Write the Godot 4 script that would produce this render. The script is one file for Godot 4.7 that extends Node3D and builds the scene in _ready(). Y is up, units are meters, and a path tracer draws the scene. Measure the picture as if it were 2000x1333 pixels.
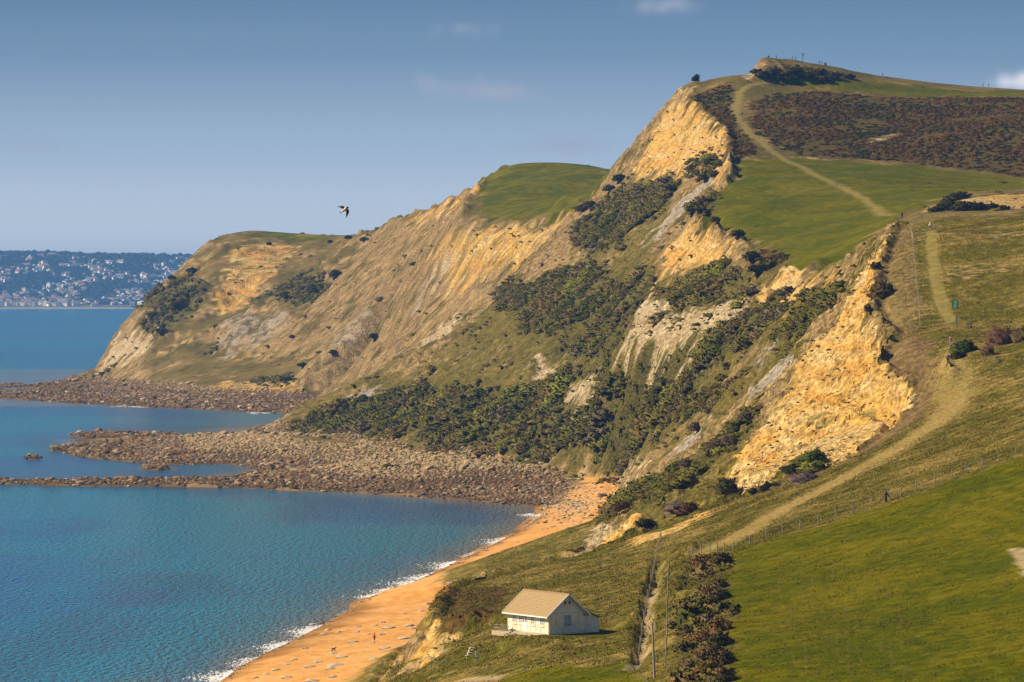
extends Node3D
# A stretch of crumbling coast seen through a long lens. x is to the right, z = -distance, y up, metres.

const LENS := 8000.0        # focal length, in widths of one of 2000 columns
const EYE := 60.0           # eye height above the sea
const TILT := 0.012687      # radians the lens looks down

var zones: Array = []
var rng := RandomNumberGenerator.new()

# ------------------------------------------------------------------ survey helpers
# a sighting (column, row) at a known distance, or at a known height, becomes a point of the survey
func ray(px: float, py: float) -> Vector3:
	var u := (px - 1000.0) / LENS
	var v := (666.5 - py) / LENS
	return Vector3(u, v * cos(TILT) - sin(TILT), -cos(TILT) - v * sin(TILT))

func at_d(px: float, py: float, d: float) -> Vector3:
	var r := ray(px, py)
	return Vector3(0, EYE, 0) + r * (d / -r.z)

func at_e(px: float, py: float, e: float) -> Vector3:
	var r := ray(px, py)
	return Vector3(0, EYE, 0) + r * ((e - EYE) / r.y)

var cpts: Array[Vector3] = []

func chain(pts: Array[Vector3], step: float) -> void:
	for i in pts.size():
		cpts.append(pts[i])
		if i + 1 < pts.size() and step > 0.0:
			var n := int(Vector2(pts[i].x - pts[i + 1].x, pts[i].z - pts[i + 1].z).length() / step)
			for k in range(1, n + 1):
				cpts.append(pts[i].lerp(pts[i + 1], k / float(n + 1)))

func line_d(a: Array, step := 14.0) -> void:
	var p: Array[Vector3] = []
	for i in range(0, a.size(), 3):
		p.append(at_d(a[i], a[i + 1], a[i + 2]))
	chain(p, step)

# an edge of a cliff, run from near to far with the sea on its left: the ground breaks off sharply below it
func line_edge(a: Array, step: float, drop: float, run: float) -> void:
	var p: Array[Vector3] = []
	for i in range(0, a.size(), 3):
		p.append(at_d(a[i], a[i + 1], a[i + 2]))
	chain(p, step)
	var foot: Array[Vector3] = []
	for i in p.size():
		var t := p[mini(i + 1, p.size() - 1)] - p[maxi(i - 1, 0)]
		var along := Vector2(t.x, -t.z).normalized()
		foot.append(p[i] + Vector3(-along.y * run, -drop, -along.x * run))
	chain(foot, step)

func line_e(a: Array, step := 14.0) -> void:
	var p: Array[Vector3] = []
	for i in range(0, a.size(), 3):
		p.append(at_e(a[i], a[i + 1], a[i + 2]))
	chain(p, step)

func line_w(a: Array, step := 14.0) -> void:   # x, height, distance
	var p: Array[Vector3] = []
	for i in range(0, a.size(), 3):
		p.append(Vector3(a[i], a[i + 1], -a[i + 2]))
	chain(p, step)

func survey() -> void:
	# --- the hill under the camera and the dip before it
	line_w([-200, -8, -100, -150, -8, 0, -120, -8, 150, -100, -8, 300, -90, -6, 420], 40)
	line_w([0, 57.5, -10, 0, 57.2, 6], 0)
	line_w([-60, 40, 0, -30, 54, 0, 30, 58, 0, 80, 62, 0, 200, 72, 0, 0, 59, -40, 200, 75, -100, -60, 44, -100, 0, 64, -100], 0)
	line_w([0, 44, 60, 60, 50, 60, -50, 25, 60, 200, 60, 60], 0)
	line_w([0, 26, 160, 60, 32, 160, 130, 40, 160, -50, 10, 160, 250, 55, 160], 0)
	line_w([0, 14, 280, 40, 18, 280, 90, 24, 280, 150, 32, 280, 250, 50, 280, -40, 4, 280], 0)
	line_w([-70, 0, 300, -62, 0, 400, -52, 0, 500], 20)
	line_w([-22, 3.5, 300, -24, 4, 400, -24, 4, 480], 30)
	# --- beach waterline and sea bed
	line_e([300, 1420, 0, 425, 1333, 0, 470, 1300, 0, 560, 1255, 0, 640, 1215, 0, 720, 1170, 0, 800, 1140, 0, 850, 1118, 0, 900, 1093, 0, 960, 1065, 0, 1020, 1035, 0, 1058, 1006, 0, 1070, 992, 0], 20)
	line_e([1000, 982, 0.1, 900, 972, 0.1, 780, 963, 0.1, 650, 955, 0, 520, 952, -0.3, 420, 951, -0.7, 300, 949, -0.9, 0, 944, -1.1, -200, 940, -1.2], 30)
	line_e([-200, 1333, -6, 150, 1333, -3, 300, 1250, -2.5, 550, 1150, -2.2, 700, 1080, -2, 800, 1020, -1.6, 500, 1000, -2.0, 200, 990, -2.5, -150, 990, -3], 40)
	line_w([-400, -9, -100, -400, -9, 600, -400, -9, 1200, -420, -9, 2000, -460, -9, 3100], 150)
	# beach back
	line_e([700, 1365, 4.5, 735, 1335, 4.5, 762, 1318, 5.0], 8)
	line_w([-17.5, 5, 575, -17, 4.8, 600, -15, 4.4, 630, -13.5, 4.2, 648, -6, 4.2, 652, 2, 4, 655, 9, 4, 662, 12, 4, 700, 13, 4, 760], 10)
	line_e([1125, 1097, 4, 1150, 1060, 4, 1172, 1020, 3.8, 1195, 975, 3.5, 1215, 946, 3], 14)
	# --- terrace: lip and interior
	line_d([833, 1222, 575, 848, 1229, 571, 875, 1231, 568, 905, 1236, 565, 925, 1240, 562], 5)
	line_d([849, 1260, 557, 878, 1252, 559, 905, 1245, 561], 5)
	line_d([850, 1264, 555, 852, 1278, 550, 851, 1290, 545], 4)
	line_d([801, 1306, 560, 815, 1308, 552, 835, 1304, 547, 850, 1295, 543], 4)
	line_d([806, 1262, 575, 803, 1285, 567], 4)
	line_d([796, 1312, 552, 772, 1333, 540, 745, 1350, 532], 6)
	line_e([835, 1205, 14.0, 846, 1180, 14.2, 862, 1150, 14.4, 905, 1134, 15.1, 960, 1120, 16, 1050, 1100, 17.4, 1130, 1086, 18.6], 7)
	line_e([850, 1333, 10.6, 950, 1333, 12.2, 1050, 1333, 14, 1150, 1333, 15, 1225, 1325, 15.6], 0)
	line_e([900, 1262, 12.6, 950, 1290, 13.2, 1000, 1260, 15, 1100, 1280, 15.6, 1200, 1270, 16.2, 940, 1200, 15, 1000, 1150, 16.0, 1150, 1150, 17.8, 1230, 1180, 18, 1200, 1100, 19.3, 1180, 1225, 16.7, 1060, 1160, 16.8], 0)
	line_e([970, 1232, 15.9, 1072, 1242, 16.3, 1175, 1234, 16.6, 1020, 1205, 16.3, 1120, 1210, 16.7], 0)
	# path at the foot of the bank, and the bank
	line_e([1215, 1312, 15.6, 1252, 1298, 15.9, 1258, 1240, 16.7, 1268, 1190, 17.6, 1280, 1140, 18.8, 1290, 1108, 19.9], 9)
	line_e([1238, 1310, 16.0, 1246, 1240, 17.2, 1258, 1180, 18.4, 1272, 1120, 20.0, 1283, 1080, 21.0], 9)
	line_e([1275, 1340, 16.2, 1290, 1250, 18.2, 1300, 1170, 20.2, 1312, 1100, 22], 10)
	line_d([1360, 1345, 432, 1375, 1250, 468, 1390, 1160, 510, 1400, 1085, 556], 12)
	line_d([1418, 1345, 426, 1420, 1200, 488, 1420, 1075, 560], 14)
	# field
	line_d([1700, 1345, 412, 2000, 1345, 398, 2300, 1345, 390, 1700, 1200, 475, 2000, 1200, 446, 2300, 1200, 420, 2000, 1080, 492, 1700, 1080, 520, 2300, 1040, 470], 0)
	line_d([1420, 1076, 560, 1500, 1050, 560, 1600, 1022, 560, 1700, 990, 560, 1800, 958, 560, 1900, 920, 562, 2000, 885, 566, 2300, 770, 575], 16)
	# slope above the fence
	line_d([1330, 1075, 575, 1500, 1010, 592, 1600, 962, 605, 1700, 905, 625, 1800, 848, 642, 1850, 770, 676, 1870, 735, 686, 1852, 712, 694], 14)
	line_d([1950, 810, 640, 2000, 700, 690, 2300, 600, 680, 2000, 640, 735, 1900, 640, 738, 1857, 677, 722, 1800, 642, 748, 1866, 602, 760, 2300, 480, 740], 0)
	line_d([1800, 560, 775, 2000, 560, 765, 1818, 450, 820, 1900, 500, 800, 2000, 480, 805, 1930, 440, 840, 2300, 400, 800], 0)
	line_d([1775, 432, 890, 1790, 427, 890, 1850, 423, 890, 1900, 421, 884, 2000, 420, 872, 2300, 380, 860], 18)
	line_w([100, 73.5, 960, 130, 74, 950, 170, 78, 950, 115, 72, 1020, 150, 74, 1020, 200, 80, 1020, 300, 92, 1000, 320, 80, 700, 300, 60, 500], 0)
	# --- near cliff: edge
	line_d([1130, 1086, 641, 1200, 1062, 648, 1290, 1036, 650, 1345, 1010, 650, 1400, 988, 650, 1480, 962, 650, 1530, 942, 652], 5)
	line_edge([1530, 942, 652, 1610, 914, 656, 1690, 868, 667, 1748, 812, 682, 1775, 770, 700, 1760, 742, 712, 1700, 703, 728, 1720, 666, 742, 1736, 650, 750, 1700, 618, 762, 1690, 598, 772, 1700, 545, 792, 1712, 490, 826, 1728, 462, 868, 1735, 438, 885], 4, 6.5, 2.2)
	line_d([1735, 438, 885, 1760, 431, 890], 5)
	# face of the near cliff
	line_d([1150, 1075, 690, 1200, 1040, 690, 1260, 1010, 690, 1330, 975, 690, 1400, 940, 688, 1470, 925, 684, 1540, 925, 676], 10)
	line_d([1135, 1088, 760, 1170, 1035, 790, 1230, 985, 800, 1300, 935, 800, 1400, 890, 780, 1480, 865, 755, 1560, 850, 735, 1640, 850, 710, 1700, 830, 700], 12)
	line_d([1180, 1008, 870, 1250, 950, 880, 1320, 905, 870, 1400, 850, 850, 1470, 800, 830, 1540, 745, 800, 1600, 720, 780, 1660, 700, 760], 12)
	line_d([1500, 790, 850, 1545, 705, 850, 1590, 650, 850, 1625, 625, 840, 1660, 600, 820], 12)
	line_d([1640, 560, 920, 1668, 525, 905, 1690, 490, 890, 1650, 600, 870], 12)
	# --- undercliff between the two hills
	line_d([1445, 778, 945, 1470, 770, 930, 1510, 760, 920, 1550, 748, 905], 10)
	line_d([1485, 700, 950, 1515, 690, 940, 1550, 678, 925, 1590, 648, 905], 10)
	line_d([1250, 945, 960, 1300, 905, 950, 1350, 870, 940, 1400, 830, 935], 20)
	line_d([1230, 930, 1080, 1300, 870, 1060, 1400, 800, 1000, 1450, 750, 985, 1300, 790, 1130, 1400, 720, 1080, 1500, 640, 1030, 1550, 600, 1040, 1600, 570, 1060, 1200, 850, 1230, 1100, 880, 1290, 1000, 850, 1400, 1100, 800, 1340, 1200, 760, 1260], 0)
	# edge of the green field and the cliffs under it
	line_d([1640, 520, 1080, 1680, 492, 1000, 1708, 474, 935, 1728, 462, 885], 10)
	line_edge([1640, 520, 1080, 1560, 546, 1150, 1480, 541, 1190, 1452, 520, 1222, 1455, 494, 1250, 1420, 470, 1290, 1370, 445, 1330, 1342, 430, 1372, 1348, 405, 1400, 1382, 375, 1420, 1416, 345, 1445, 1422, 300, 1500, 1416, 268, 1550, 1400, 243, 1590, 1365, 215, 1660, 1342, 190, 1700, 1315, 180, 1720], 7, 6.0, 2.6)
	line_d([1230, 338, 1690, 1290, 345, 1640, 1340, 350, 1560, 1385, 360, 1480, 1370, 392, 1440], 10)
	line_d([1295, 205, 1722, 1260, 270, 1718, 1230, 335, 1712], 12)
	line_d([1325, 450, 1400, 1290, 500, 1370, 1282, 522, 1350, 1330, 532, 1310, 1390, 528, 1275, 1432, 526, 1235, 1465, 556, 1188, 1560, 562, 1140, 1640, 545, 1075], 10)
	line_d([1200, 440, 1640, 1250, 430, 1560, 1300, 430, 1490, 1180, 430, 1680, 1130, 400, 1775, 1240, 500, 1470, 1150, 500, 1620], 0)
	line_d([1280, 562, 1330, 1100, 560, 1550, 1150, 620, 1450, 1050, 640, 1520, 1000, 600, 1650, 1450, 572, 1165, 1000, 700, 1480, 900, 760, 1500, 800, 780, 1560, 700, 800, 1620, 640, 830, 1630, 800, 840, 1530], 0)
	line_d([1240, 598, 1262, 1300, 605, 1225, 1360, 605, 1190, 1440, 578, 1165], 12)
	line_d([1212, 672, 1245, 1290, 696, 1190, 1330, 670, 1172, 1390, 648, 1150, 1470, 610, 1110], 12)
	# toe of the undercliff
	line_e([540, 852, 1.5, 620, 867, 1.6, 700, 878, 1.7, 800, 893, 2, 900, 908, 2, 1000, 922, 2.2, 1060, 932, 2.4, 1130, 938, 2.6, 1215, 946, 3], 14)
	line_e([548, 842, 5, 620, 850, 7, 700, 860, 7, 800, 878, 6, 900, 892, 6, 1000, 905, 6.5], 18)
	line_d([532, 842, 1660, 560, 813, 1700, 620, 783, 1745, 700, 754, 1780, 800, 700, 1765, 900, 640, 1750], 16)
	line_w([-110, -0.5, 1690, -100, 0.3, 1740, -88, 0.5, 1790, -84, 1, 1850, -84, 1, 1920, -84, 1, 2000, -90, 1, 2100], 25)
	line_w([-70, 7, 1850, -70, 7, 2000, -55, 18, 1860], 0)
	# --- top of the big hill
	line_d([1740, 420, 1230, 1637, 362, 1400, 1540, 310, 1510, 1450, 318, 1490, 1450, 400, 1340, 1550, 420, 1320, 1600, 500, 1190, 1560, 535, 1165, 1700, 460, 1150, 1850, 370, 1400, 2000, 345, 1480, 1750, 330, 1470, 2300, 330, 1450], 0)
	line_d([1780, 425, 1150, 1800, 413, 1155, 1850, 393, 1175, 1900, 383, 1195, 1950, 378, 1220, 2000, 374, 1245, 2200, 362, 1290], 12)
	line_d([1800, 424, 1125, 1840, 414, 1125, 1880, 414, 1130, 2000, 409, 1165, 2200, 395, 1210], 12)
	line_d([1900, 380, 1280, 2000, 370, 1320], 0)
	line_d([1600, 230, 1620, 1800, 240, 1600, 2000, 250, 1560, 2300, 270, 1500, 1480, 230, 1640, 1500, 185, 1675, 1800, 190, 1690, 2000, 195, 1660, 2300, 220, 1600], 0)
	line_d([1315, 178, 1720, 1345, 161, 1718, 1380, 152, 1714, 1440, 144, 1705, 1500, 142, 1726, 1600, 140, 1738, 1690, 140, 1746, 1800, 157, 1742, 1920, 168, 1735, 2000, 173, 1725, 2300, 205, 1690], 14)
	line_w([85, 138, 1790, 130, 144, 1800, 200, 141, 1800, 280, 132, 1780, 400, 110, 1700, 110, 120, 1870, 180, 118, 1900, 300, 108, 1900, 430, 60, 1400, 430, 70, 1200, 430, 60, 900, 250, 112, 1500], 0)
	# --- second hill with its hanging field
	line_edge([1150, 402, 1800, 1090, 426, 1850, 1020, 434, 1900, 940, 436, 1960, 900, 425, 2000, 895, 398, 2050, 930, 360, 2100, 985, 320, 2150], 5, 5.0, 4.0)
	line_d([1020, 315, 2160, 1080, 314, 2150, 1150, 319, 2120, 1215, 329, 2090, 1300, 345, 2060], 20)
	line_d([1000, 400, 2010, 1100, 400, 1920, 1180, 370, 1890, 1100, 345, 2060], 0)
	line_w([40, 112, 1900, 100, 116, 1950, 60, 118, 2100, 20, 110, 2260, 100, 110, 2260, -30, 112, 2270, 250, 112, 2100, 400, 100, 2100], 0)
	line_d([985, 320, 2155, 960, 335, 2180, 930, 355, 2220, 860, 392, 2310, 800, 415, 2400, 760, 431, 2460, 720, 446, 2540, 690, 457, 2610], 16)
	line_d([868, 462, 2005, 960, 466, 1910, 1030, 466, 1854, 1085, 468, 1814], 6)
	line_d([864, 540, 1985, 950, 528, 1888, 1030, 520, 1832, 1085, 510, 1794], 6)
	line_d([860, 590, 1940, 950, 570, 1850, 1030, 552, 1798], 12)
	line_d([1130, 450, 1775, 820, 500, 2100, 850, 430, 2160, 900, 400, 2080], 0)
	# far headland
	line_d([400, 470, 2690, 430, 453, 2700, 480, 446, 2710, 560, 453, 2690, 620, 456, 2650, 690, 457, 2610], 20)
	line_d([185, 742, 2590, 200, 692, 2610, 225, 642, 2625, 262, 600, 2640, 300, 568, 2650, 350, 520, 2665, 400, 472, 2685], 16)
	line_d([460, 470, 2650, 560, 480, 2630, 400, 530, 2600, 330, 580, 2580, 290, 640, 2570, 300, 690, 2500, 400, 690, 2450, 500, 600, 2490, 600, 600, 2400, 500, 700, 2380, 600, 700, 2290, 700, 700, 2130, 700, 600, 2290, 800, 600, 2100, 800, 520, 2250, 700, 500, 2460, 650, 560, 2440, 600, 540, 2540, 900, 590, 1900], 0)
	line_e([183, 748, 1.0, 250, 757, 1.2, 350, 769, 1.5, 450, 774, 1.8, 550, 775, 2, 620, 776, 2, 700, 776, 2], 20)
	line_e([0, 785, -0.8, 150, 787, -0.4, 300, 795, 0, 400, 800, 0, 500, 806, 0, 580, 806, 0, 620, 792, 0], 30)
	line_e([-200, 840, -3, 0, 815, -3, 300, 815, -2.5, 500, 820, -2], 40)
	line_w([-273, -1, 2632, -280, -1, 2750, -240, 40, 2760, -180, 80, 2780, -100, 80, 2780, -280, -4, 2860, -180, 20, 2900, -60, 80, 2760, 60, 100, 2600, 200, 100, 2500, 400, 90, 2400, -100, -4, 3100, -400, -9, 3100, 100, 20, 3100, 450, 20, 3100, -320, -3, 2600], 0)
	line_e([0, 745, -2, -100, 760, -1.2], 0)
	line_e([-150, 925, -2, 0, 924, -2, 150, 924, -1.8, 300, 924, -1.6, 430, 922, -1.5, 470, 921, -1.2], 15)
	line_e([-150, 905, -3, 0, 900, -2.5, 120, 900, -1.8], 25)
	line_e([-150, 870, -3, 0, 865, -2.5, 60, 860, -2, 80, 845, -2, 200, 835, -2, 350, 836, -2, 440, 832, -1.6, 500, 824, -1.2], 25)
	line_e([560, 800, -0.6, 600, 790, -0.4], 0)

# ------------------------------------------------------------------ terrain grids
class Zone:
	var x0: float
	var d0: float
	var step: float
	var nx: int
	var nd: int
	var h: PackedFloat32Array
	var m: Dictionary = {}
	var vv: PackedVector3Array
	var m_under: PackedFloat32Array
	var m_field: PackedFloat32Array
	var m_rough: PackedFloat32Array
	var m_mud: PackedFloat32Array
	var m_bracken: PackedFloat32Array
	var m_scrub: PackedFloat32Array
	var m_bare: PackedFloat32Array
	var m_pale: PackedFloat32Array
	var m_grey: PackedFloat32Array
	var m_cliff: PackedFloat32Array
	var m_trod: PackedFloat32Array
	var m_path: PackedFloat32Array
	var m_ditch: PackedFloat32Array
	var m_reef: PackedFloat32Array
	func unpack() -> void:
		var none := PackedFloat32Array(); none.resize(nx * nd)
		m_under = m["under"] if m.has("under") else none
		m_field = m["field"] if m.has("field") else none
		m_rough = m["rough"] if m.has("rough") else none
		m_mud = m["mud"] if m.has("mud") else none
		m_bracken = m["bracken"] if m.has("bracken") else none
		m_scrub = m["scrub"] if m.has("scrub") else none
		m_bare = m["bare"] if m.has("bare") else none
		m_pale = m["pale"] if m.has("pale") else none
		m_grey = m["grey"] if m.has("grey") else none
		m_cliff = m["cliff"] if m.has("cliff") else none
		m_trod = m["trod"] if m.has("trod") else none
		m_path = m["path"] if m.has("path") else none
		m_ditch = m["ditch"] if m.has("ditch") else none
		m_reef = m["reef"] if m.has("reef") else none
	var nn: PackedVector3Array
	var cc: PackedColorArray
	var lo: Vector2
	var hi: Vector2
	func _init(a: float, b: float, c: float, d: float, s: float, pad := 0.0) -> void:
		lo = Vector2(a, c); hi = Vector2(b, d)
		x0 = a - pad; d0 = c - pad; step = s
		nx = int(ceil((b - a + 2 * pad) / s)) + 1
		nd = int(ceil((d - c + 2 * pad) / s)) + 1
		h = PackedFloat32Array(); h.resize(nx * nd)
	func mask(k: String) -> PackedFloat32Array:
		if not m.has(k):
			var p := PackedFloat32Array(); p.resize(nx * nd); m[k] = p
		return m[k]
	func holds(x: float, d: float) -> bool:
		return x >= lo.x and d >= lo.y and x < hi.x and d < hi.y
	func sample(a: PackedFloat32Array, x: float, d: float) -> float:
		var fx := (x - x0) / step
		var fd := (d - d0) / step
		var i := clampi(int(fx), 0, nx - 2)
		var j := clampi(int(fd), 0, nd - 2)
		fx = clampf(fx - i, 0, 1); fd = clampf(fd - j, 0, 1)
		var o := j * nx + i
		return lerpf(lerpf(a[o], a[o + 1], fx), lerpf(a[o + nx], a[o + nx + 1], fx), fd)

func fill_tin(z: Zone, pts: PackedVector2Array, hs: PackedFloat32Array, tri: PackedInt32Array) -> void:
	var xm: float = z.x0 + (z.nx - 1) * z.step
	var dm: float = z.d0 + (z.nd - 1) * z.step
	for t in range(0, tri.size(), 3):
		var a := pts[tri[t]]; var b := pts[tri[t + 1]]; var c := pts[tri[t + 2]]
		var lo := a.min(b).min(c); var hi := a.max(b).max(c)
		if hi.x < z.x0 or lo.x > xm or hi.y < z.d0 or lo.y > dm:
			continue
		var det := (b.x - a.x) * (c.y - a.y) - (c.x - a.x) * (b.y - a.y)
		if absf(det) < 1e-6:
			continue
		var ha := hs[tri[t]]; var hb := hs[tri[t + 1]]; var hc := hs[tri[t + 2]]
		var gx := ((hb - ha) * (c.y - a.y) - (hc - ha) * (b.y - a.y)) / det
		var gy := ((hc - ha) * (b.x - a.x) - (hb - ha) * (c.x - a.x)) / det
		var j0 := maxi(0, int(ceil((lo.y - z.d0) / z.step - 0.001))); var j1 := mini(z.nd - 1, int((hi.y - z.d0) / z.step + 0.001))
		for j in range(j0, j1 + 1):
			var d: float = z.d0 + j * z.step
			var xa := 1e9; var xb := -1e9
			for e in 3:
				var p := a if e == 0 else (b if e == 1 else c)
				var q := b if e == 0 else (c if e == 1 else a)
				if (p.y <= d and q.y >= d) or (p.y >= d and q.y <= d):
					if absf(q.y - p.y) < 1e-9:
						xa = minf(xa, minf(p.x, q.x)); xb = maxf(xb, maxf(p.x, q.x))
					else:
						var xx := p.x + (q.x - p.x) * (d - p.y) / (q.y - p.y)
						xa = minf(xa, xx); xb = maxf(xb, xx)
			var i0 := maxi(0, int(ceil((xa - z.x0) / z.step - 0.001))); var i1 := mini(z.nx - 1, int((xb - z.x0) / z.step + 0.001))
			var o: int = j * z.nx
			var base := ha + (d - a.y) * gy - a.x * gx
			for i in range(i0, i1 + 1):
				z.h[o + i] = base + (z.x0 + i * z.step) * gx

func box_blur(src: PackedFloat32Array, nx: int, nd: int, r: int) -> PackedFloat32Array:
	var tmp := PackedFloat32Array(); tmp.resize(src.size())
	var out := PackedFloat32Array(); out.resize(src.size())
	var k := 1.0 / (2 * r + 1)
	for j in nd:
		var o := j * nx
		var s := src[o] * r
		for i in r: s += src[o + mini(i, nx - 1)]
		for i in nx:
			s += src[o + mini(i + r, nx - 1)]
			tmp[o + i] = s * k
			s -= src[o + maxi(i - r, 0)]
	for i in nx:
		var s := tmp[i] * r
		for j in r: s += tmp[mini(j, nd - 1) * nx + i]
		for j in nd:
			s += tmp[mini(j + r, nd - 1) * nx + i]
			out[j * nx + i] = s * k
			s -= tmp[maxi(j - r, 0) * nx + i]
	return out

func hgt(x: float, d: float) -> float:
	for z: Zone in zones:
		if z.holds(x, d):
			return z.sample(z.h, x, d)
	return -5.0

func ground(x: float, d: float) -> Vector3:
	return Vector3(x, hgt(x, d), -d)

func hit(px: float, py: float, from := 385.0) -> Vector3:
	var r := ray(px, py)
	r /= -r.z
	var d := from
	var last := d
	while d < 3000.0:
		var y := EYE + r.y * d
		if y < hgt(r.x * d, d) or y < -0.2:
			var a := last; var b := d
			for k in 9:
				var mid := (a + b) * 0.5
				if EYE + r.y * mid < hgt(r.x * mid, mid): b = mid
				else: a = mid
			return Vector3(r.x * b, EYE + r.y * b, -b)
		last = d
		d += 0.6 + d * 0.0012
	return Vector3(r.x * 3000, EYE + r.y * 3000, -3000)

var n_big := FastNoiseLite.new()
var n_mid := FastNoiseLite.new()
var n_fine := FastNoiseLite.new()
var n_ridge := FastNoiseLite.new()
var n_cell := FastNoiseLite.new()
var n_block := FastNoiseLite.new()

func setup_noise() -> void:
	for p in [[n_big, 1, 0.008, 4], [n_mid, 2, 0.05, 4], [n_fine, 3, 0.35, 3], [n_ridge, 4, 0.045, 4]]:
		var n: FastNoiseLite = p[0]
		n.noise_type = FastNoiseLite.TYPE_SIMPLEX_SMOOTH
		n.seed = p[1]; n.frequency = p[2]
		n.fractal_type = FastNoiseLite.FRACTAL_FBM; n.fractal_octaves = p[3]
	n_ridge.fractal_type = FastNoiseLite.FRACTAL_RIDGED
	n_cell.noise_type = FastNoiseLite.TYPE_CELLULAR; n_cell.frequency = 0.16; n_cell.seed = 6
	n_cell.cellular_return_type = FastNoiseLite.RETURN_DISTANCE2_SUB; n_cell.fractal_type = FastNoiseLite.FRACTAL_FBM; n_cell.fractal_octaves = 2
	n_block.noise_type = FastNoiseLite.TYPE_CELLULAR; n_block.frequency = 0.38; n_block.seed = 8
	n_block.cellular_return_type = FastNoiseLite.RETURN_CELL_VALUE; n_block.fractal_type = FastNoiseLite.FRACTAL_NONE

func make_zones() -> void:
	survey()
	var pts := PackedVector2Array(); var hs := PackedFloat32Array()
	var seen := {}
	for p in cpts:
		var key := Vector2i(roundi(p.x * 2), roundi(p.z * 2))
		if seen.has(key): continue
		seen[key] = true
		pts.append(Vector2(p.x, -p.z)); hs.append(p.y)
	var tri := Geometry2D.triangulate_delaunay(pts)
	zones = [Zone.new(10, 84, 640, 900, 0.42, 12.0), Zone.new(-55, 112, 400, 760, 0.65, 12.0), Zone.new(-70, 150, 760, 1010, 0.85, 12.0), Zone.new(-200, 240, 1010, 1790, 1.45, 14.0), Zone.new(-330, 150, 1790, 2900, 2.5, 16.0),
		Zone.new(-200, 300, -90, 400, 5.0), Zone.new(-400, 430, 390, 3050, 12.0)]
	for k in zones.size(): shape_zone(k, pts, hs, tri)

func shape_zone(which: int, pts: PackedVector2Array, hs: PackedFloat32Array, tri: PackedInt32Array) -> void:
	if true:
		var z: Zone = zones[which]
		fill_tin(z, pts, hs, tri)
		var r1 := maxi(1, roundi(0.9 / z.step)) if z.step < 2.0 else 2
		z.h = box_blur(z.h, z.nx, z.nd, r1)
		var soft := box_blur(box_blur(z.h, z.nx, z.nd, maxi(1, roundi(4.2 / z.step))), z.nx, z.nd, maxi(1, roundi(4.2 / z.step)))
		var steep := PackedFloat32Array(); steep.resize(z.h.size())
		for j in range(1, z.nd - 1):
			for i in range(1, z.nx - 1):
				var o := j * z.nx + i
				var gx := (z.h[o + 1] - z.h[o - 1]) / (2 * z.step); var gd := (z.h[o + z.nx] - z.h[o - z.nx]) / (2 * z.step)
				steep[o] = smoothstep(0.45, 0.85, sqrt(gx * gx + gd * gd))
		steep = box_blur(steep, z.nx, z.nd, maxi(1, roundi(2.5 / z.step)))
		z.m["cliff"] = steep
		for j in z.nd:
			var d := z.d0 + j * z.step
			for i in z.nx:
				var o := j * z.nx + i
				var x := z.x0 + i * z.step
				var k := smoothstep(0.02, 0.35, steep[o])
				var y := lerpf(soft[o], z.h[o], k)
				var low := clampf((y + 0.5) / 6.0, 0.1, 1.0)
				# flutes run down the faces, which fall away to the left
				var flute := n_ridge.get_noise_2d(d * 1.5 + x * 0.55, x * 0.3) if d < 1790.0 else n_ridge.get_noise_2d(x * 0.5, d * 0.5)
				y += k * low * (flute * 0.8 + n_ridge.get_noise_2d(x * 1.4 + 300, d * 1.4) * 0.9 + n_fine.get_noise_2d(x, d) * 0.5)
				y += n_mid.get_noise_2d(x, d) * (0.14 + 0.5 * k) * low
				if d > 1000.0 and k < 0.9: y += n_mid.get_noise_2d(x * 0.6, d * 0.6 + 70) * 1.1 * smoothstep(0.02, 0.2, steep[o]) * low
				if d > 870.0 and y > 4.0 and y < 125.0:
					var loose := smoothstep(0.0, 0.12, steep[o]) * (1.0 - 0.75 * smoothstep(0.55, 0.95, steep[o])) * smoothstep(4.0, 9.0, y) * smoothstep(870.0, 930.0, d)
					var phase := 9.0 * n_big.get_noise_2d(x * 1.6, d * 1.6) + 2.2 * n_mid.get_noise_2d(x * 0.7, d * 0.7)
					y += loose * (1.5 + 1.6 * n_mid.get_noise_2d(x * 0.4 + 60, d * 0.4)) * sin(y * 0.42 + phase)
					y += loose * 3.2 * n_big.get_noise_2d(x * 2.4 + 900, d * 2.4)
				# summit mound
				if d > 1660.0 and d < 1790.0 and x > 90.0 and x < 165.0:
					y += (7.0 - 5.5 * smoothstep(106.0, 150.0, x)) * smoothstep(97.0, 106.0, x) * smoothstep(158.0, 138.0, x) * smoothstep(1694.0, 1708.0, d) * smoothstep(1762.0, 1740.0, d) * (1.0 + 0.1 * n_mid.get_noise_2d(x * 2, d * 2))
				# level stand for the hut
				if d > 500.0 and d < 540.0:
					y = lerpf(y, 16.3, smoothstep(10.0, 6.5, Vector2(x - 6.3, d - 519.5).length()))
				z.h[o] = y

func steepness() -> void:
	for z: Zone in zones:
		if z.step > 4.0: continue
		var steep := PackedFloat32Array(); steep.resize(z.h.size())
		for j in range(1, z.nd - 1):
			for i in range(1, z.nx - 1):
				var o := j * z.nx + i
				var gx := (z.h[o + 1] - z.h[o - 1]) / (2 * z.step); var gd := (z.h[o + z.nx] - z.h[o - z.nx]) / (2 * z.step)
				steep[o] = smoothstep(0.45, 0.95, sqrt(gx * gx + gd * gd))
		z.m["cliff"] = box_blur(steep, z.nx, z.nd, maxi(1, roundi(1.6 / z.step)))

# ------------------------------------------------------------------ ground cover laid out over the survey
func drape(a: Array, from := 385.0) -> PackedVector2Array:
	var out := PackedVector2Array()
	for i in range(0, a.size(), 2):
		var p := hit(a[i], a[i + 1], from)
		out.append(Vector2(p.x, -p.z))
	return out

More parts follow.
